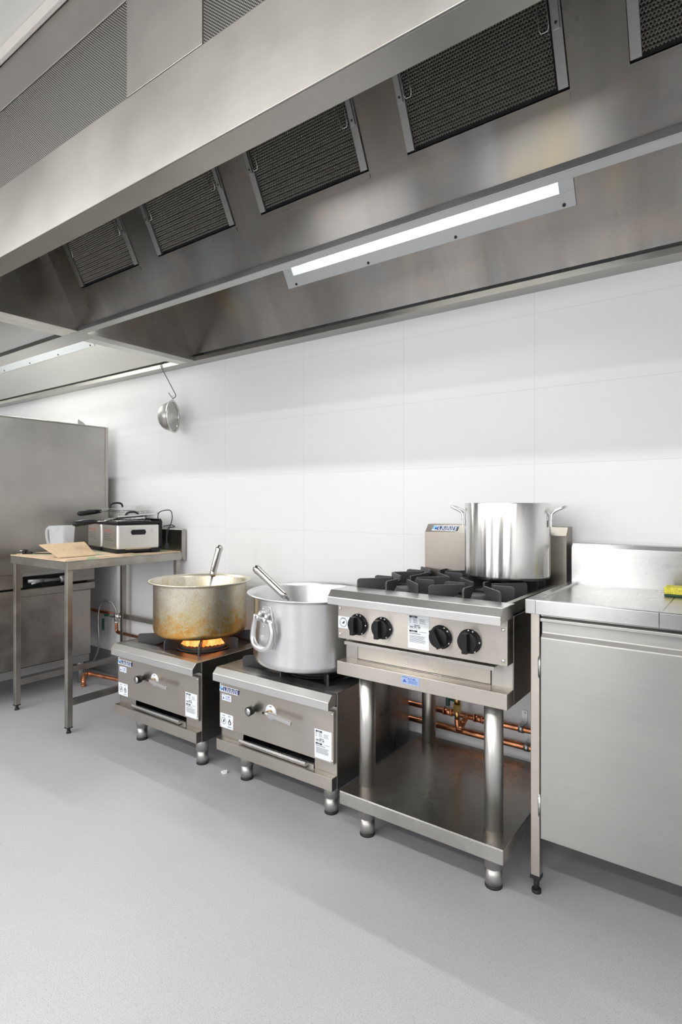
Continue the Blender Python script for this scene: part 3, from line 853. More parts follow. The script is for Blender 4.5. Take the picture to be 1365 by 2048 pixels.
# ------------------------------------------------------------------ counter with door
def counter():
    XL, XR, YF, YB = -.566, 1.05, -.577, -.012
    t = thing('steel_counter', 'stainless worktop cabinet with one wide door right of the gas range', 'counter', (.24, -.3, 0))
    def part(mb, nm, mt=None, bev=.0015): return mb.build(nm, mt, t, bevel=bev)
    b = MB()
    b.prism([(YF, .858), (YF, .898), (YF + .004, .900), (YF + .030, .900), (YF + .040, .892), (-.075, .892), (-.075, .889), (YF + .040, .889), (YF + .003, .889), (YF + .003, .858)], 'x', XL + .030, -.2105)
    b.prism([(YF, .858), (YF, .898), (YF + .004, .900), (YF + .030, .900), (YF + .040, .892), (-.075, .892), (-.075, .889), (YF + .040, .889), (YF + .003, .889), (YF + .003, .858)], 'x', -.2095, XR)
    b.box(XL, XL + .030, YF, -.075, .858, .900)
    part(b, 'worktop', 'steel_counter', .001)
    b = MB(); b.prism([(-.078, .889), (-.078, 1.026), (-.062, 1.040), (YB, 1.040), (YB, .889)], 'x', XL + .008, XR); part(b, 'upstand', 'steel_counter', .001)
    b = MB(); b.box(XL + .006, XL + .034, -.547, -.519, .055, .857); lg = part(b, 'leg', 'steel_panel', .002)
    b = MB(); b.mat('black_rubber'); b.box(XL + .005, XL + .035, -.548, -.518, .045, .056); b.cyl((XL + .020, -.533, .0), (XL + .020, -.533, .010), .014, seg=16); b.cyl((XL + .020, -.533, .010), (XL + .020, -.533, .046), .008, seg=12); b.build('adjustable_foot', None, lg)
    b = MB(); b.box(.98, 1.008, -.547, -.519, .055, .857); b.box(.98, 1.008, -.09, -.062, .055, .857); b.box(XL + .006, XL + .034, -.09, -.062, .055, .857)
    b.cyl((.994, -.533, 0), (.994, -.533, .056), .013); b.cyl((.994, -.076, 0), (.994, -.076, .056), .013); b.cyl((XL + .020, -.076, 0), (XL + .020, -.076, .056), .013); part(b, 'rear_frame', 'steel_panel')
    b = MB(); b.box(XL + .046, .97, -.530, -.10, .20, .203); b.box(XL + .046, XL + .049, -.530, -.10, .203, .855); b.box(.967, .97, -.53, -.10, .203, .855); b.box(XL + .046, .97, -.10, -.097, .20, .855); b.box(XL + .035, .98, -.540, -.519, .846, .857)
    part(b, 'carcass', 'steel')
    b = MB(); xd = -.526
    b.prism([(-.560, .182), (-.560, .786), (-.5475, .800), (-.5475, .835), (-.566, .835), (-.566, .8455), (-.535, .8455), (-.535, .182)], 'x', xd, .96)
    dr = part(b, 'door', 'steel_door', .002)
    for z in (.695, .276):
        b = MB(); b.cyl((xd - .005, -.551, z - .030), (xd - .005, -.551, z + .030), .0050, seg=14); b.cyl((xd - .005, -.551, z - .034), (xd - .005, -.551, z + .034), .003, seg=10); b.build('hinge', 'chrome_dull', dr)
    return t
counter()
b = MB().mat('sponge'); b.box(-.240, -.125, -.222, -.150, .900, .922); b.mat('bristle'); b.box(-.240, -.125, -.222, -.150, .8925, .900)
sp = b.build('sponge', None, None, bevel=.004); tag(sp, 'yellow sponge with dark green scouring pad on the steel worktop', 'sponge')
md = sp.modifiers[0]; md.segments = 3

# ------------------------------------------------------------------ pots
def pot(name, label, c, r, rr, z0, z1, mat, rimw=.004, th=.004):
    t = thing(name, label, 'cooking pot', (c[0], c[1], z0))
    pr = [(0, z0), (r - .030, z0), (r - .015, z0 + .004), (r - .005, z0 + .014), (r, z0 + .030), (r, z1 - .014), (r + .003, z1 - .007), (rr - .002, z1 - .001), (rr, z1 + .001), (rr, z1 + .004), (rr - .003, z1 + .005),
          (r + .006, z1 + .001), (r - th, z1 - .010), (r - th, z0 + .030), (r - .014, z0 + .010), (r - .035, z0 + th), (0, z0 + th)]
    b = MB(); b.lathe(pr, (c[0], c[1], 0), seg=96); b.build('pot_body', mat, t)
    return t
P1 = pot('cooking_pot', 'wide aluminium cooking pot with brown burnt stains above the lit flame', (-2.296, -.366), .231, .257, .5355, .797, 'pot_stained')
P2 = pot('cooking_pot', 'clean wide aluminium pot with a riveted drop ring handle on the middle stove', (-1.512, -.414), .256, .283, .5355, .8155, 'alu')
def ring_handle(parent, c, r, deg):
    a = math.radians(deg); n = Vector((math.cos(a), math.sin(a), 0)); u = Vector((-n.y, n.x, 0)); z = Vector((0, 0, 1))
    if u.x < 0: u = -u
    o = Vector((c[0], c[1], 0)) + n * r
    pt = lambda x, y, d: o + u * x + z * y + n * (d + (-(x * x) / (2 * r)))
    # back plate wraps the wall: shaped grid
    b = MB()
    outline = [(-.030, .770), (-.024, .783), (-.012, .788), (.018, .788), (.028, .781), (.034, .766), (.044, .712), (.050, .690), (.052, .640), (.046, .624), (-.044, .624), (-.050, .640), (-.048, .690), (-.040, .712)]
    A = [b.bm.verts.new(pt(x, y, .0005)) for x, y in outline]; B = [b.bm.verts.new(pt(x, y, .0050)) for x, y in outline]
    m = len(outline)
    for i in range(m): b._f([A[i], A[(i + 1) % m], B[(i + 1) % m], B[i]])
    b._f(A[::-1]); b._f(B)
    h = b.build('handle_plate', 'alu_cast', parent, bevel=.001)
    b = MB()
    for x, y in ((-.016, .775), (.018, .775), (-.012, .706), (-.012, .668), (.030, .664), (.026, .702)):
        b.lathe([(.0042, 0), (.0038, .0022), (.002, .0036), (0, .004)], pt(x, y, .005), n, seg=12)
    b.build('rivet', 'chrome', h)
    # hinge lugs and pin
    b = MB()
    for x in (-.026, .016):
        y = .7385 - x * .118
        b.cyl(pt(x - .010, y + .001, .021), pt(x + .010, y - .001, .021), .0115, seg=18)
        b.tube([pt(x, y + .024, .004), pt(x, y + .016, .012), pt(x, y + .004, .020)], [.0075, .0090, .0095], 12)
        b.tube([pt(x, y - .018, .004), pt(x, y - .008, .012), pt(x, y, .018)], [.005, .007, .008], 12)
    b.cyl(pt(-.050, .744, .021), pt(.052, .732, .021), .0055, seg=14)
    b.cyl(pt(.044, .733, .022), pt(.060, .731, .022), .0085, .0105, seg=14); b.cyl(pt(-.056, .745, .022), pt(-.044, .743, .022), .0085, seg=14)
    b.build('hinge_lug', 'alu_cast', h)
    b = MB()
    pts = bez([pt(-.044, .742, .024), pt(-.056, .715, .024), pt(-.064, .680, .026), pt(-.062, .652, .027), pt(-.040, .632, .028), pt(0, .624, .028), pt(.030, .630, .028), pt(.048, .652, .026), pt(.056, .688, .025), pt(.050, .718, .024), pt(.044, .734, .024)], 6)
    b.tube(pts, [.0092 + .003 * math.sin(PI * i / (len(pts) - 1)) for i in range(len(pts))], 14)
    b.build('drop_ring', 'alu_cast', h)
ring_handle(P2, (-1.512, -.414), .256, 262)
# stock pot
t = thing('stock_pot', 'tall shiny stock pot with two loop handles on the rear right burner', 'stock pot', (-.752, -.219, .9155))
c = (-.752, -.219, 0); r = .1535; z0, z1 = .9157, 1.190
b = MB(); b.lathe([(0, z0), (r - .012, z0), (r - .004, z0 + .003), (r - .0005, z0 + .009), (r, z0 + .014), (r, z1 - .002), (r - .001, z1), (r - .003, z1), (r - .0035, z1 - .003), (r - .0035, z0 + .012), (r - .014, z0 + .004), (0, z0 + .004)], c, seg=128)
b.build('pot_body', 'alu_bright', t)
for deg in (15, 195):
    a = math.radians(deg); n = Vector((math.cos(a), math.sin(a), 0)); u = Vector((-n.y, n.x, 0)); o = Vector(c) + n * r
    q = lambda x, d, z: o + u * x + n * d + Vector((0, 0, z))
    b = MB()
    b.tube(bez([q(-.040, .002, 1.128), q(-.040, .004, 1.150), q(-.039, .018, 1.163), q(-.036, .038, 1.172), q(-.022, .049, 1.177), q(0, .052, 1.178), q(.022, .049, 1.177), q(.036, .038, 1.172), q(.039, .018, 1.163), q(.040, .004, 1.150), q(.040, .002, 1.128)], 6), .0048, 12)
    for s in (-.040, .040):
        b.slab(q(s - .008, .0, 1.105), u, (0, 0, 1), n, .016, .046, .0030)
    ho = b.build('loop_handle', 'alu_cast', t)
    b = MB()
    for s in (-.040, .040):
        for zz in (1.111, 1.128): b.lathe([(.0040, 0), (.0034, .0022), (0, .003)], q(s, .0032, zz), n, seg=10)
    b.build('rivet', 'chrome', ho)

# ladles standing in the pots
def ladle(label, top, mid, end, thick=.0185, thin=.006):
    top, mid, end = map(Vector, (top, mid, end)); d = (end - top).normalized()
    t = thing('ladle', label, 'ladle', tuple(end))
    b = MB(); L0 = (mid - top).length
    b.lathe([(0, -.018), (.010, -.0155), (.0165, -.008), (thick, .002), (thick, .012), (thick * .90, .016), (thick * .88, L0 - .02), (thick * .80, L0 - .004), (.006, L0)], top, d, seg=28)
    b.build('handle', 'steel_handle', t)
    b = MB(); b.cyl(mid - d * .002, end, thin, seg=14)
    b.build('shaft', 'chrome_dull', t)
    b = MB(); R = .045
    pr = [(R * math.sin(k * PI / 16), -R * .7 * math.cos(k * PI / 16)) for k in range(9)] + [(R * .96 * math.sin(k * PI / 16), -R * .66 * math.cos(k * PI / 16)) for k in range(8, -1, -1)]
    b.lathe(pr, end + Vector((0, 0, -.0)), (0, 0, 1), seg=32); b.build('bowl', 'chrome_dull', t)
ladle('steel ladle with thick hollow handle leaning in the stained pot', (-2.229, -.300, .958), (-2.193, -.379, .824), (-2.150, -.472, .668))
ladle('steel ladle with thick hollow handle leaning left in the clean bright pot', (-1.766, -.500, .901), (-1.596, -.500, .796), (-1.465, -.500, .715))

# ------------------------------------------------------------------ left work table
def table():
    X0, X1, YF, YB = -3.473, -2.856, -.763, -.012
    t = thing('work_table', 'worn stainless work table with square legs holding the deep fryer', 'table', (-3.16, -.4, 0))
    def part(mb, nm, mt='steel_worn', bev=.0015): return mb.build(nm, mt, t, bevel=bev)
    b = MB(); b.box(X0, X1, YF, -.04, .886, .889)
    b.box(X0, X1, YF, YF + .003, .843, .886); b.box(X0, X0 + .003, YF + .003, -.04, .843, .886); b.box(X1 - .003, X1, YF + .003, -.04, .843, .886)
    b.box(X0 + .003, X1 - .003, YF + .003, -.04, .878, .886)
    part(b, 'tabletop')
    b = MB(); pr = [(-.040, .860), (-.034, .846), (-.022, .836), (-.010, .834), (-.010, 1.024), (-.014, 1.030), (-.034, 1.030), (-.040, 1.024)]
    b.prism(pr, 'x', X0, X1 + .001); part(b, 'backsplash')
    for x in (X0 + .012, X1 - .040):
        for y in (YF + .008, -.072):
            b = MB(); b.box(x, x + .028, y, y + .030, .030, .843); lg = part(b, 'leg', bev=.002)
            b = MB(); b.box(x - .0005, x + .0285, y - .0005, y + .0305, .026, .032); b.cyl((x + .014, y + .015, 0), (x + .014, y + .015, .012), .013, .009, seg=14); b.cyl((x + .014, y + .015, .010), (x + .014, y + .015, .028), .0085, seg=12)
            b.build('adjustable_foot', 'black_rubber', lg)
    for x in (X0 + .014, X1 - .038):
        b = MB(); b.box(x, x + .024, YF + .038, -.072, .139, .172); part(b, 'side_rail')
    b = MB(); b.box(X0 + .040, X1 - .040, -.068, -.046, .415, .446); part(b, 'rear_rail')
table()

# cardboard on the table
b = MB()
b.box(-3.46, -2.860, -.770, -.045, .8892, .8945); b.box(-3.44, -2.89, -.745, -.32, .8947, .8985)
cb = b.build('cardboard_sheet', 'card_print', None); tag(cb, 'flattened printed cardboard box covering the work table top', 'cardboard')
b = MB()   # raised flap folded up
p0, p1 = Vector((-2.955, -.752, .9002)), Vector((-2.955, -.545, .9002))
q0 = Vector((-3.118, -.775, .9620)); q1 = Vector((-3.118, -.520, .9640))
nn = (p1 - p0).cross(q0 - p0).normalized() * .005
A = [b.bm.verts.new(p) for p in (p0, p1, q1, q0)]; B = [b.bm.verts.new(p + nn) for p in (p0, p1, q1, q0)]
for f in ((3, 2, 1, 0),): b._f([A[i] for i in f])
b._f(B)
for i in range(4): b._f([A[i], A[(i + 1) % 4], B[(i + 1) % 4], B[i]])
fl = b.build('cardboard_flap', 'card', None); tag(fl, 'torn brown corrugated flap propped up at the front of the table', 'cardboard')

# jug
t = thing('measuring_jug', 'translucent plastic jug with handle standing behind the cardboard flap', 'jug', (-3.27, -.57, .899), math.radians(20))
b = MB()
def sq(h, w, d, z):
    pts = []
    for k in range(24):
        a = 2 * PI * k / 24 + PI / 24
        ca, sa = math.cos(a), math.sin(a)
        e = .32
        pts.append(Vector((math.copysign(abs(ca) ** e, ca) * w / 2, math.copysign(abs(sa) ** e, sa) * d / 2, z)))
    return pts
rings = [sq(0, .098, .090, .0), sq(0, .104, .095, .05), sq(0, .116, .106, .155), sq(0, .124, .114, .158), sq(0, .124, .114, .160), sq(0, .112, .102, .158), sq(0, .100, .091, .05), sq(0, .094, .086, .004)]
vr = [[b.bm.verts.new(p) for p in r_] for r_ in rings]
for A, B in zip(vr, vr[1:]):
    for i in range(24): b._f([A[i], A[(i + 1) % 24], B[(i + 1) % 24], B[i]], True)
b._f(vr[0][::-1]); b._f(vr[-1]); b.build('jug_body', 'milky', t, True)
b = MB(); b.tube(bez([(-.056, -.02, .148), (-.078, -.025, .143), (-.086, -.026, .120), (-.078, -.024, .06), (-.058, -.02, .035)], 6), .0075, 10); b.build('handle', 'milky', t, True)

# ------------------------------------------------------------------ twin deep fryer (local frame, front right corner at origin)
def fryer():
    t = thing('deep_fryer', 'twin basket stainless countertop deep fryer with black handles on the cardboard', 'deep fryer', (-2.965, -.410, .8990), math.radians(-12))
    def part(mb, nm, mt=None, bev=.0): return mb.build(nm, mt, t, True, bevel=bev)
    for i, x1 in enumerate((0., -.262)):
        x0 = x1 - .238; y0, y1 = 0., .255
        b = MB(); b.box(x0, x1, y0, y1, .016, .168); tk = part(b, 'tank', 'fryer_steel', .014)
        tk.modifiers[0].segments = 4
        b = MB().mat('black_plastic')
        for (a, c) in ((x0 - .002, x0 + .055), (x1 - .055, x1 + .002)):
            for (d, e) in ((y0 - .003, y0 + .05), (y1 - .05, y1 + .003)):
                b.prism([(a + (.0 if a < x1 - .1 else .025), .024), (a, .0), (c, .0), (c - (.025 if a < x1 - .1 else 0), .024)], 'y', d, e)
        b.box(x0 - .001, x1 + .001, y0 - .003, y0 + .01, .0, .022)
        b.box(x0 + .01, x1 - .01, y0 + .01, y1 - .01, .004, .016)
        b.build('base_foot', None, tk, True, bevel=.002)
        b = MB(); b.box(x0 - .003, x1 + .003, y0 - .004, y1 + .004, .168, .182); b.build('rim', 'black_plastic', tk, True, bevel=.003)
    # carry handle recess and warning mark on the right side
    h = MB().mat('black_plastic'); h.box(-.001, .006, .085, .165, .105, .135); h.box(-.001, .004, .080, .170, .112, .128); part(h, 'side_grip', None, .003)
    b = MB(); n = Vector((1, 0, 0))
    tri = [(.196, .119), (.216, .119), (.206, .137)]
    for (a, c) in zip(tri, tri[1:] + tri[:1]):
        b.tube([(.0008, a[0], a[1]), (.0008, c[0], c[1])], .0005, 6)
    b.tube([(.0008, .206, .132), (.0008, .206, .124)], .0005, 6); part(b, 'warning_symbol', 'pale_steel')
    # red and grey printed text blocks on the fronts
    for x1 in (0., -.262):
        b = MB().mat('red_ink'); rnd = random.Random(4)
        for k in range(2): b.box(x1 - .21, x1 - .21 + rnd.uniform(.12, .15), -.0006, .0001, .130 - k * .007, .1325 - k * .007)
        b.mat('ink')
        for k in range(5): b.box(x1 - .205, x1 - .205 + rnd.uniform(.09, .14), -.0006, .0001, .112 - k * .010, .1135 - k * .010)
        part(b, 'printed_text')
    # control heads at the rear
    for x1 in (0., -.262):
        b = MB(); b.prism([(.256, .03), (.270, .02), (.276, .02), (.278, .180), (.268, .198), (.256, .192)], 'x', x1 - .225, x1 - .010); part(b, 'control_head', 'black_plastic', .004)
    # baskets
    for (bx, by, bz, tilt) in ((-.120, .020, .160, .05), (-.375, .125, .214, .10)):
        b = MB()
        for zz in (0, .014, .028):
            b.tube([(bx - .085, by, bz + zz), (bx + .085, by, bz + zz), (bx + .085, by + .19, bz + zz), (bx - .085, by + .19, bz + zz)], .0014 if zz != .028 else .0024, 6, closed=True)
        for k in range(22):
            y = by + .19 * k / 21
            b.tube([(bx - .085, y, bz + .028), (bx - .085, y, bz), (bx + .085, y, bz), (bx + .085, y, bz + .028)], .0010, 5)
        for k in range(16):
            x = bx - .08 + .16 * k / 15
            b.tube([(x, by, bz + .028), (x, by, bz), (x, by + .19, bz), (x, by + .19, bz + .028)], .0010, 5)
        for sx in (-.012, .012):
            b.tube([(bx + sx, by, bz + .028), (bx + sx, by - .02, bz + .040), (bx + sx * .8, by - .05, bz + .024), (bx + sx * .6, by - .10, bz + .024)], .0020, 6)
            b.tube([(bx + sx, by - .012, bz + .028), (bx + sx, by - .014, bz - .004), (bx + sx, by - .02, bz - .006)], .0018, 6)
        k = part(b, 'wire_basket', 'chrome')
        b = MB(); y1 = by - .085
        pts = [(bx, y1 + .0, bz + .024), (bx, y1 - .03, bz + .023), (bx, y1 - .08, bz + .019), (bx, y1 - .125, bz + .013), (bx, y1 - .140, bz + .011)]
        b.tube(pts, [.008, .0140, .0175, .0165, .008], 14); b.build('basket_handle', 'black_plastic', k, True)
    # lids: one resting askew on top, black grip above
    b = MB(); Mx = Matrix.Translation((-.13, .14, .206)) @ Matrix.Rotation(math.radians(-8), 4, 'Y') @ Matrix.Rotation(math.radians(4), 4, 'X')
    b.box(-.11, .11, -.125, .125, 0, .003, Mx); b.box(-.115, .115, -.130, -.126, -.006, .003, Mx); b.box(-.115, -.111, -.126, .126, -.006, .003, Mx); b.box(.111, .115, -.126, .126, -.006, .003, Mx)
    ld = part(b, 'lid', 'chrome', .001)
    b = MB(); b.tube([Mx @ Vector(p) for p in bez([(.0, -.04, .003), (.0, -.034, .020), (.0, -.015, .030), (.0, .015, .030), (.0, .034, .020), (.0, .04, .003)], 5)], .0062, 8); b.build('lid_grip', 'black_plastic', ld, True)
    b = MB(); Mx = Matrix.Translation((-.36, .13, .262)) @ Matrix.Rotation(math.radians(6), 4, 'X')
    b.box(-.11, .11, -.125, .125, 0, .003, Mx); b.box(-.115, .115, -.130, -.126, -.006, .003, Mx); ld = part(b, 'lid', 'chrome', .001)
    b = MB(); b.tube([Mx @ Vector(p) for p in bez([(.0, -.04, .003), (.0, -.034, .020), (.0, -.015, .028), (.0, .015, .028), (.0, .034, .020), (.0, .04, .003)], 5)], .0062, 8); b.build('lid_grip', 'black_plastic', ld, True)
    # cord looping over the rear and hanging with its plug at the right side
    b = MB()
    b.tube(bez([(-.04, .262, .19), (-.01, .255, .232), (.020, .285, .248), (.036, .312, .240), (.040, .315, .19), (.020, .300, .12), (.010, .296, .070), (.012, .296, .050)], 7), .0028, 8)
    b.tube(bez([(-.01, .285, .15), (.03, .315, .158), (.055, .325, .148), (.02, .305, .142), (.0, .300, .12), (.004, .295, .06)], 6), .0028, 8)
    cd = part(b, 'power_cord', 'black_rubber')
    b = MB(); b.cyl((.012, .296, .052), (.012, .296, .028), .006, .013, seg=14); b.cyl((.012, .296, .028), (.012, .296, .012), .013, .014, seg=14); b.build('plug', 'black_rubber', cd, True)
fryer()
# loose cord with three pin plug at the left end of the table
t = thing('power_plug', 'black three pin plug and cord lying at the left end of the table', 'plug', (-3.40, -.70, .902))
b = MB(); b.tube(bez([(-3.21, -.62, .902), (-3.27, -.66, .903), (-3.32, -.69, .903), (-3.35, -.705, .906)], 6), .0030, 8); b.build('power_cord', 'black_rubber', t)
b = MB(); b.cyl((-3.345, -.702, .905), (-3.375, -.720, .9085), .006, .010, seg=14); b.cyl((-3.375, -.720, .9085), (-3.392, -.730, .911), .015, .014, seg=18); b.build('plug_body', 'black_rubber', t)
b = MB()
for dx, dz in ((-.006, .006), (.006, .006), (0, -.007)):
    c0 = Vector((-3.392 + dx * .5, -.730 - dx, .911 + dz)); b.cyl(c0, c0 + Vector((-.016, -.010, .001)), .0016, seg=6)
b.build('plug_pin', 'chrome', t)

# ------------------------------------------------------------------ tall cabinet and low unit at the left
def left_units():
    XS = -3.60
    t = thing('tall_cabinet', 'tall plain stainless cabinet at the left edge, its top below the hood', 'cabinet', (-4.1, -.6, .74))
    b = MB(); b.box(-4.55, XS, -1.15, -.078, .76, 1.700); b.build('cabinet_body', 'steel_hood', t, bevel=.0015)
    b = MB(); b.box(-4.556, XS + .004, -1.155, -.092, 1.700, 1.708); b.build('cabinet_top', 'steel_worn', t, bevel=.001)
    b = MB(); b.box(XS, XS + .0045, -.096, -.075, .76, 1.706); b.build('rear_flange', 'steel', t, bevel=.0008)
    b = MB(); b.box(-3.640, -3.628, -.268, -.262, 1.708, 1.742); b.prism([(-.262, 1.708), (-.262, 1.738), (-.235, 1.726), (-.215, 1.708)], 'x', -3.640, -3.628); b.build('top_bracket', 'steel_frame', t)
    t = thing('cooking_unit', 'low stainless cooking unit under the tall cabinet behind the table legs', 'cooker', (-4.1, -.6, 0))
    b = MB().mat('steel_worn'); b.box(-4.55, XS, -1.15, -.205, .190, .618); b.build('side_body', None, t, bevel=.0015)
    b = MB(); b.box(-4.55, XS + .012, -1.16, -.177, .620, .664); b.build('worktop_band', 'steel_worn', t, bevel=.0015)
    b = MB(); b.box(-4.50, XS - .05, -1.12, -.20, .664, .760); b.build('cavity', 'dark_void', t)
    b = MB(); b.box(-3.70, XS + .006, -.330, -.177, .680, .7595); b.build('rear_box', 'steel_worn', t, bevel=.001)
    b = MB(); b.box(-3.70, XS + .006, -1.15, -.640, .676, .7595); b.build('front_box', 'steel_worn', t, bevel=.001)
    b = MB(); b.box(-3.648, XS - .004, -.640, -.330, .742, .7595); b.build('cross_rail', 'steel_frame', t)
    b = MB(); b.cyl((-3.63, -.60, .708), (-3.63, -.40, .700), .016, seg=20); b.cyl((-3.63, -.40, .700), (-3.63, -.365, .705), .026, .030, seg=24); b.cyl((-3.618, -.58, .690), (-3.618, -.50, .705), .007, seg=12)
    b.build('gas_valve', 'pale_steel', t)
    b = MB(); b.box(XS, XS + .005, -.330, -.205, .190, .616); b.box(XS + .005, XS + .007, -.262, -.210, .20, .612); b.build('rear_side_panel', 'steel', t, bevel=.0008)
    b = MB(); b.box(XS + .0003, XS + .0012, -.372, -.332, .20, .610); b.build('side_gap', 'dark_void', t)
    b = MB(); b.box(XS - .03, XS + .007, -1.15, -.345, .142, .188); b.box(XS - .03, XS + .007, -.330, -.215, .142, .188); b.build('plinth_rail', 'steel_frame', t, bevel=.001)
    for x, y in ((-3.64, -.25), (-3.64, -1.05), (-4.5, -.25), (-4.5, -1.05)):
        b = MB(); b.cyl((x, y, .0), (x, y, .189), .019, seg=20); b.build('leg', 'steel_tube', t)
left_units()

# ------------------------------------------------------------------ pipes
def pipe_fit(b, p, d, r):
    d = Vector(d).normalized(); p = Vector(p)
    b.cyl(p - d * .018, p + d * .018, r * 1.18, seg=20); b.cyl(p - d * .021, p - d * .014, r * 1.30, seg=20); b.cyl(p + d * .014, p + d * .021, r * 1.30, seg=20)
t = thing('gas_pipe', 'upper copper gas pipe on the wall with brass valve behind the range', 'pipe', (-.3, -.045, .29))
b = MB(); b.cyl((-2.55, -.040, .292), (.9, -.040, .292), .0125, seg=20); b.build('pipe_run', 'copper', t)
for px0 in (-1.075, -.935, -.86):
    b = MB(); pipe_fit(b, (px0, -.040, .292), (1, 0, 0), .0125); b.build('pipe_socket', 'copper', t)
b = MB(); b.tube(bez([(-.985, -.050, .292), (-.985, -.075, .285), (-.988, -.098, .270), (-.992, -.105, .262), (-.998, -.110, .272), (-1.000, -.112, .300)], 6), .0115, 14); pipe_fit(b, (-.990, -.100, .266), (-.02, -.6, -.5), .0115); b.build('branch_elbow', 'copper', t)
b = MB(); b.cyl((-1.000, -.112, .300), (-1.000, -.112, .335), .0105, seg=16); b.cyl((-1.000, -.112, .332), (-1.000, -.112, .360), .0170, seg=6, smooth=False); b.cyl((-1.000, -.112, .360), (-1.000, -.112, .400), .0125, seg=16); b.cyl((-1.0, -.112, .4), (-1.0, -.112, .574), .010, seg=16); b.build('valve_body', 'brass', t)
b = MB(); b.cyl((-1.000, -.112, .372), (-1.035, -.112, .374), .006, seg=10); b.box(-1.050, -1.034, -.120, -.104, .345, .380); b.build('valve_handle', 'green', t, bevel=.003)
t = thing('gas_pipe', 'lower copper pipe clipped along the wall just above the floor skirting', 'pipe', (-.3, -.045, .225))
b = MB(); b.cyl((-2.55, -.040, .224), (.9, -.040, .224), .0135, seg=20); b.build('pipe_run', 'copper', t)
for zz, xx, lb in ((.292, -.757, 'galvanised clip holding the upper copper pipe beside the counter leg'), (.224, -.735, 'galvanised clip holding the lower copper pipe beside the counter leg')):
    b = MB(); b.box(xx - .011, xx + .011, -.0035, -.0005, zz + .014, zz + .062); b.cyl((xx, -.0035, zz + .050), (xx, -.0075, zz + .050), .0045, seg=10)
    b.lathe([(.0142, -.010), (.0160, -.010), (.0160, .010), (.0142, .010)], (xx, -.040, zz), (1, 0, 0), seg=24, closed=True)
    b.box(xx - .010, xx + .010, -.030, -.0035, zz + .012, zz + .017)
    o = b.build('pipe_clip', 'pale_steel', None); tag(o, lb, 'pipe clip', 'pipe clips')
t = thing('gas_pipe', 'copper pipe with silver valve and rubber hose under the work table', 'pipe', (-3.5, -.045, .38))
b = MB(); b.tube(bez([(-3.52, -.060, .388), (-3.520, -.060, .350), (-3.515, -.060, .322), (-3.490, -.060, .313), (-3.44, -.058, .312)], 6), .0115, 14); b.cyl((-3.44, -.058, .312), (-2.60, -.058, .312), .0105, seg=18); b.build('pipe_run', 'copper', t)
b = MB(); b.cyl((-4.4, -.040, .425), (-3.40, -.040, .425), .0115, seg=18); b.cyl((-3.56, -.04, .425), (-3.53, -.04, .425), .015, seg=18); b.cyl((-3.47, -.04, .425), (-3.44, -.04, .425), .015, seg=18); b.build('feed_pipe', 'copper', t)
b = MB(); b.cyl((-3.52, -.060, .385), (-3.52, -.060, .444), .0155, seg=16); b.cyl((-3.58, -.064, .420), (-3.47, -.060, .424), .0145, seg=16); b.cyl((-3.475, -.060, .424), (-3.455, -.058, .426), .016, seg=16); b.cyl((-3.52, -.06, .378), (-3.52, -.06, .392), .0165, seg=6, smooth=False); b.build('valve_body', 'chrome_dull', t)
b = MB(); b.cyl((-3.59, -.066, .420), (-3.63, -.080, .418), .008, seg=10); b.box(-3.648, -3.634, -.092, -.078, .315, .395); b.build('valve_handle', 'green', t, bevel=.003)
b = MB(); b.tube(bez([(-3.52, -.060, .438), (-3.53, -.062, .475), (-3.57, -.070, .512), (-3.62, -.085, .518), (-3.655, -.10, .48), (-3.66, -.11, .40), (-3.64, -.12, .30), (-3.64, -.12, .20), (-3.68, -.13, .11), (-3.75, -.15, .05)], 8), .0065, 10); b.build('hose', 'pale_steel', t)
t = thing('floor_pipe', 'copper pipe stub rising from the floor and bending right behind the table leg', 'pipe', (-3.53, -.29, 0))
b = MB(); zz = .085
b.tube(bez([(-3.530, -.290, .0005), (-3.530, -.290, .045), (-3.530, -.290, .068), (-3.520, -.288, .083), (-3.498, -.284, .090), (-3.46, -.278, .090), (-3.20, -.235, .088), (-2.90, -.19, .086)], 6), .0125, 16); b.build('pipe_run', 'copper', t)
b = MB(); pipe_fit(b, (-3.530, -.290, .030), (0, 0, 1), .0125); b.build('pipe_socket', 'copper', t)
b = MB(); pipe_fit(b, (-3.470, -.280, .0905), (1, .16, 0), .0125); b.build('pipe_socket', 'copper', t)

# ------------------------------------------------------------------ strainer on its hook
hk = MB(); hk.tube(bez([(-2.995, -.068, 2.062), (-2.998, -.078, 2.046), (-3.005, -.083, 2.046)], 3) [:1] + [Vector((-3.006, -.082, 2.060)), Vector((-3.004, -.084, 2.040)), Vector((-2.862, -.084, 1.853)), Vector((-2.858, -.084, 1.840)), Vector((-2.866, -.084, 1.832)), Vector((-2.888, -.084, 1.828)), Vector((-2.928, -.084, 1.868))], .0026, 8)
o = hk.build('wall_hook', 'black_iron', None); tag(o, 'bent dark wire hook hanging from the hood rail', 'hook')
t = thing('strainer', 'round wire mesh strainer hanging from the wire hook against the white wall', 'strainer', (-2.888, -.08, 1.72))
C = Vector((-2.879, -.090, 1.716)); n = Vector((.86, .50, 0)).normalized(); R = .098
b = MB(); pr = [(R - .010, 0)] + [((R - .012) * math.cos(k * PI / 2 / 9) ** .8 if k < 9 else 0, -.012 - .072 * math.sin(k * PI / 2 / 9)) for k in range(10)]
b.lathe(pr, C, n, seg=48); b.build('mesh_bowl', 'mesh', t)
b = MB(); b.lathe([(R, .0), (R + .001, .006), (R - .006, .008), (R - .012, .003), (R - .012, -.004), (R - .003, -.006)], C, n, seg=56, closed=True); b.build('rim', 'chrome_dull', t)
b = MB()
u = Vector((0, 0, 1)); w = n.cross(u)
top = C + u * R
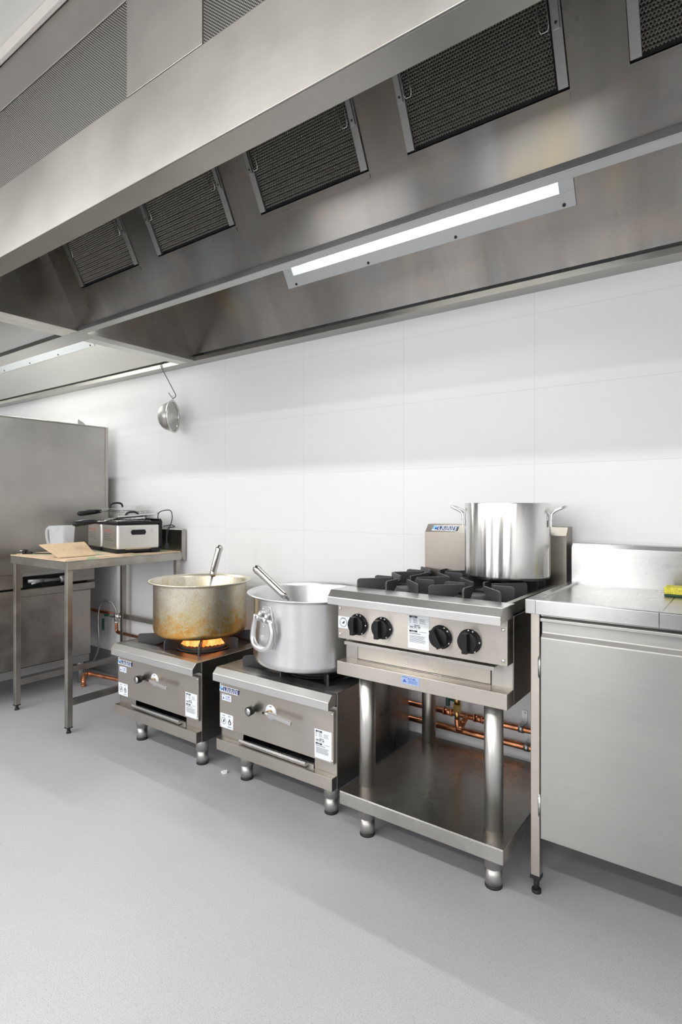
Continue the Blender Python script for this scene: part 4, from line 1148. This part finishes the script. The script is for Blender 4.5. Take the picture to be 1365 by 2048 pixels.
b.tube([top + w * .010 + u * -.003, top + w * .009 + u * .022, top + u * .0275 + w * .004, top + u * .0275 - w * .004, top - w * .009 + u * .022, top - w * .010 + u * -.003], .0018, 8); b.build('hanging_loop', 'chrome_dull', t)

# paper scrap
b = MB(); vs = [(-1.915, -.572, .0), (-1.893, -.580, .0), (-1.884, -.566, .0), (-1.892, -.556, .0), (-1.911, -.559, .0)]
A = [b.bm.verts.new(Vector(p) + Vector((0, 0, .0006))) for p in vs]; B = [b.bm.verts.new(Vector(p) + Vector((0, 0, z))) for p, z in zip(vs, (.006, .009, .004, .011, .007))]
for i in range(5): b._f([A[i], A[(i + 1) % 5], B[(i + 1) % 5], B[i]])
b._f(A[::-1]); b._f(B); o = b.build('paper_scrap', 'white', None); tag(o, 'tiny crumpled white paper scrap on the floor between the low stoves', 'litter')

# ------------------------------------------------------------------ ceiling lights over the aisle
for (x, y, gl) in [(-5.3 + 1.3 * k, -2.78, 'row') for k in range(6)] + [(-5.0 + 1.9 * k, -4.1, 'far') for k in range(4)]:  # the rear row, behind the camera, is added as soft fill
    t = thing('ceiling_light', 'long narrow ceiling batten light above the aisle, outside the picture', 'ceiling light', (x, y, ZC), 0, 'ceiling batten lights')
    b = MB(); b.box(x - .60, x + .60, y - .075, y + .075, ZC - .030, ZC - .0005); b.build('housing', 'frame_white', t)
    b = MB(); b.box(x - .58, x + .58, y - .060, y + .060, ZC - .045, ZC - .030); b.build('diffuser', 'troffer', t)
    ld = bpy.data.lights.new('lamp', 'AREA'); ld.shape = 'RECTANGLE'; ld.size = 1.14; ld.size_y = .11; ld.energy = 15. if gl == 'row' else 20.; ld.color = (1., .985, .96)
    lo = bpy.data.objects.new('lamp', ld); COL.objects.link(lo); lo.location = (x, y, ZC - .047); attach(lo, t)

for k, (x0, x1) in enumerate(((-4.0, -2.9), (-2.0, -1.0), (.2, 1.6))):  # unseen windows added on the wall behind the camera for soft fill light
    b = MB().mat('frame_white')
    for (a, c, d, e) in ((x0 - .05, x0, .95, 2.25), (x1, x1 + .05, .95, 2.25), (x0, x1, .95, 1.0), (x0, x1, 2.2, 2.25)): b.box(a, c, -5.0, -4.95, d, e)
    b.mat('daylight'); b.box(x0, x1, -4.99, -4.975, 1.0, 2.2)
    wo = struct(b.build('window_%d' % (k + 1), None))
    ld = bpy.data.lights.new('daylight', 'AREA'); ld.shape = 'RECTANGLE'; ld.size = x1 - x0; ld.size_y = 1.2; ld.energy = (22., 17., 11.)[k]; ld.color = (.96, .98, 1.)
    lo = bpy.data.objects.new('daylight', ld); COL.objects.link(lo); lo.location = ((x0 + x1) / 2, -4.97, 1.6); lo.rotation_euler = (math.radians(90), 0, 0); attach(lo, wo)

# ------------------------------------------------------------------ world, camera
w = bpy.data.worlds.new('World'); S.world = w; w.use_nodes = True
w.node_tree.nodes['Background'].inputs[0].default_value = (.8, .85, .9, 1); w.node_tree.nodes['Background'].inputs[1].default_value = .1
cam = bpy.data.cameras.new('camera'); co = bpy.data.objects.new('camera', cam); COL.objects.link(co)
co.location = (0, -2.3, 1.19); co.rotation_euler = (math.radians(90), 0, math.radians(36.07))
cam.sensor_fit = 'VERTICAL'; cam.sensor_height = 36; cam.sensor_width = 24; cam.lens = 1142.7 * 36 / 2048
cam.shift_y = -18 / 2048; cam.clip_start = .05
S.camera = co
S.view_settings.view_transform = 'Standard'; S.view_settings.look = 'None'; S.view_settings.gamma = 1
S.view_settings.exposure = 0.14
S.view_settings.use_curve_mapping = False
S.cycles.max_bounces = 10; S.cycles.diffuse_bounces = 5; S.cycles.glossy_bounces = 6; S.cycles.transparent_max_bounces = 12
S.cycles.sample_clamp_indirect = 2.5; S.cycles.blur_glossy = 1.0; S.cycles.use_denoising = True
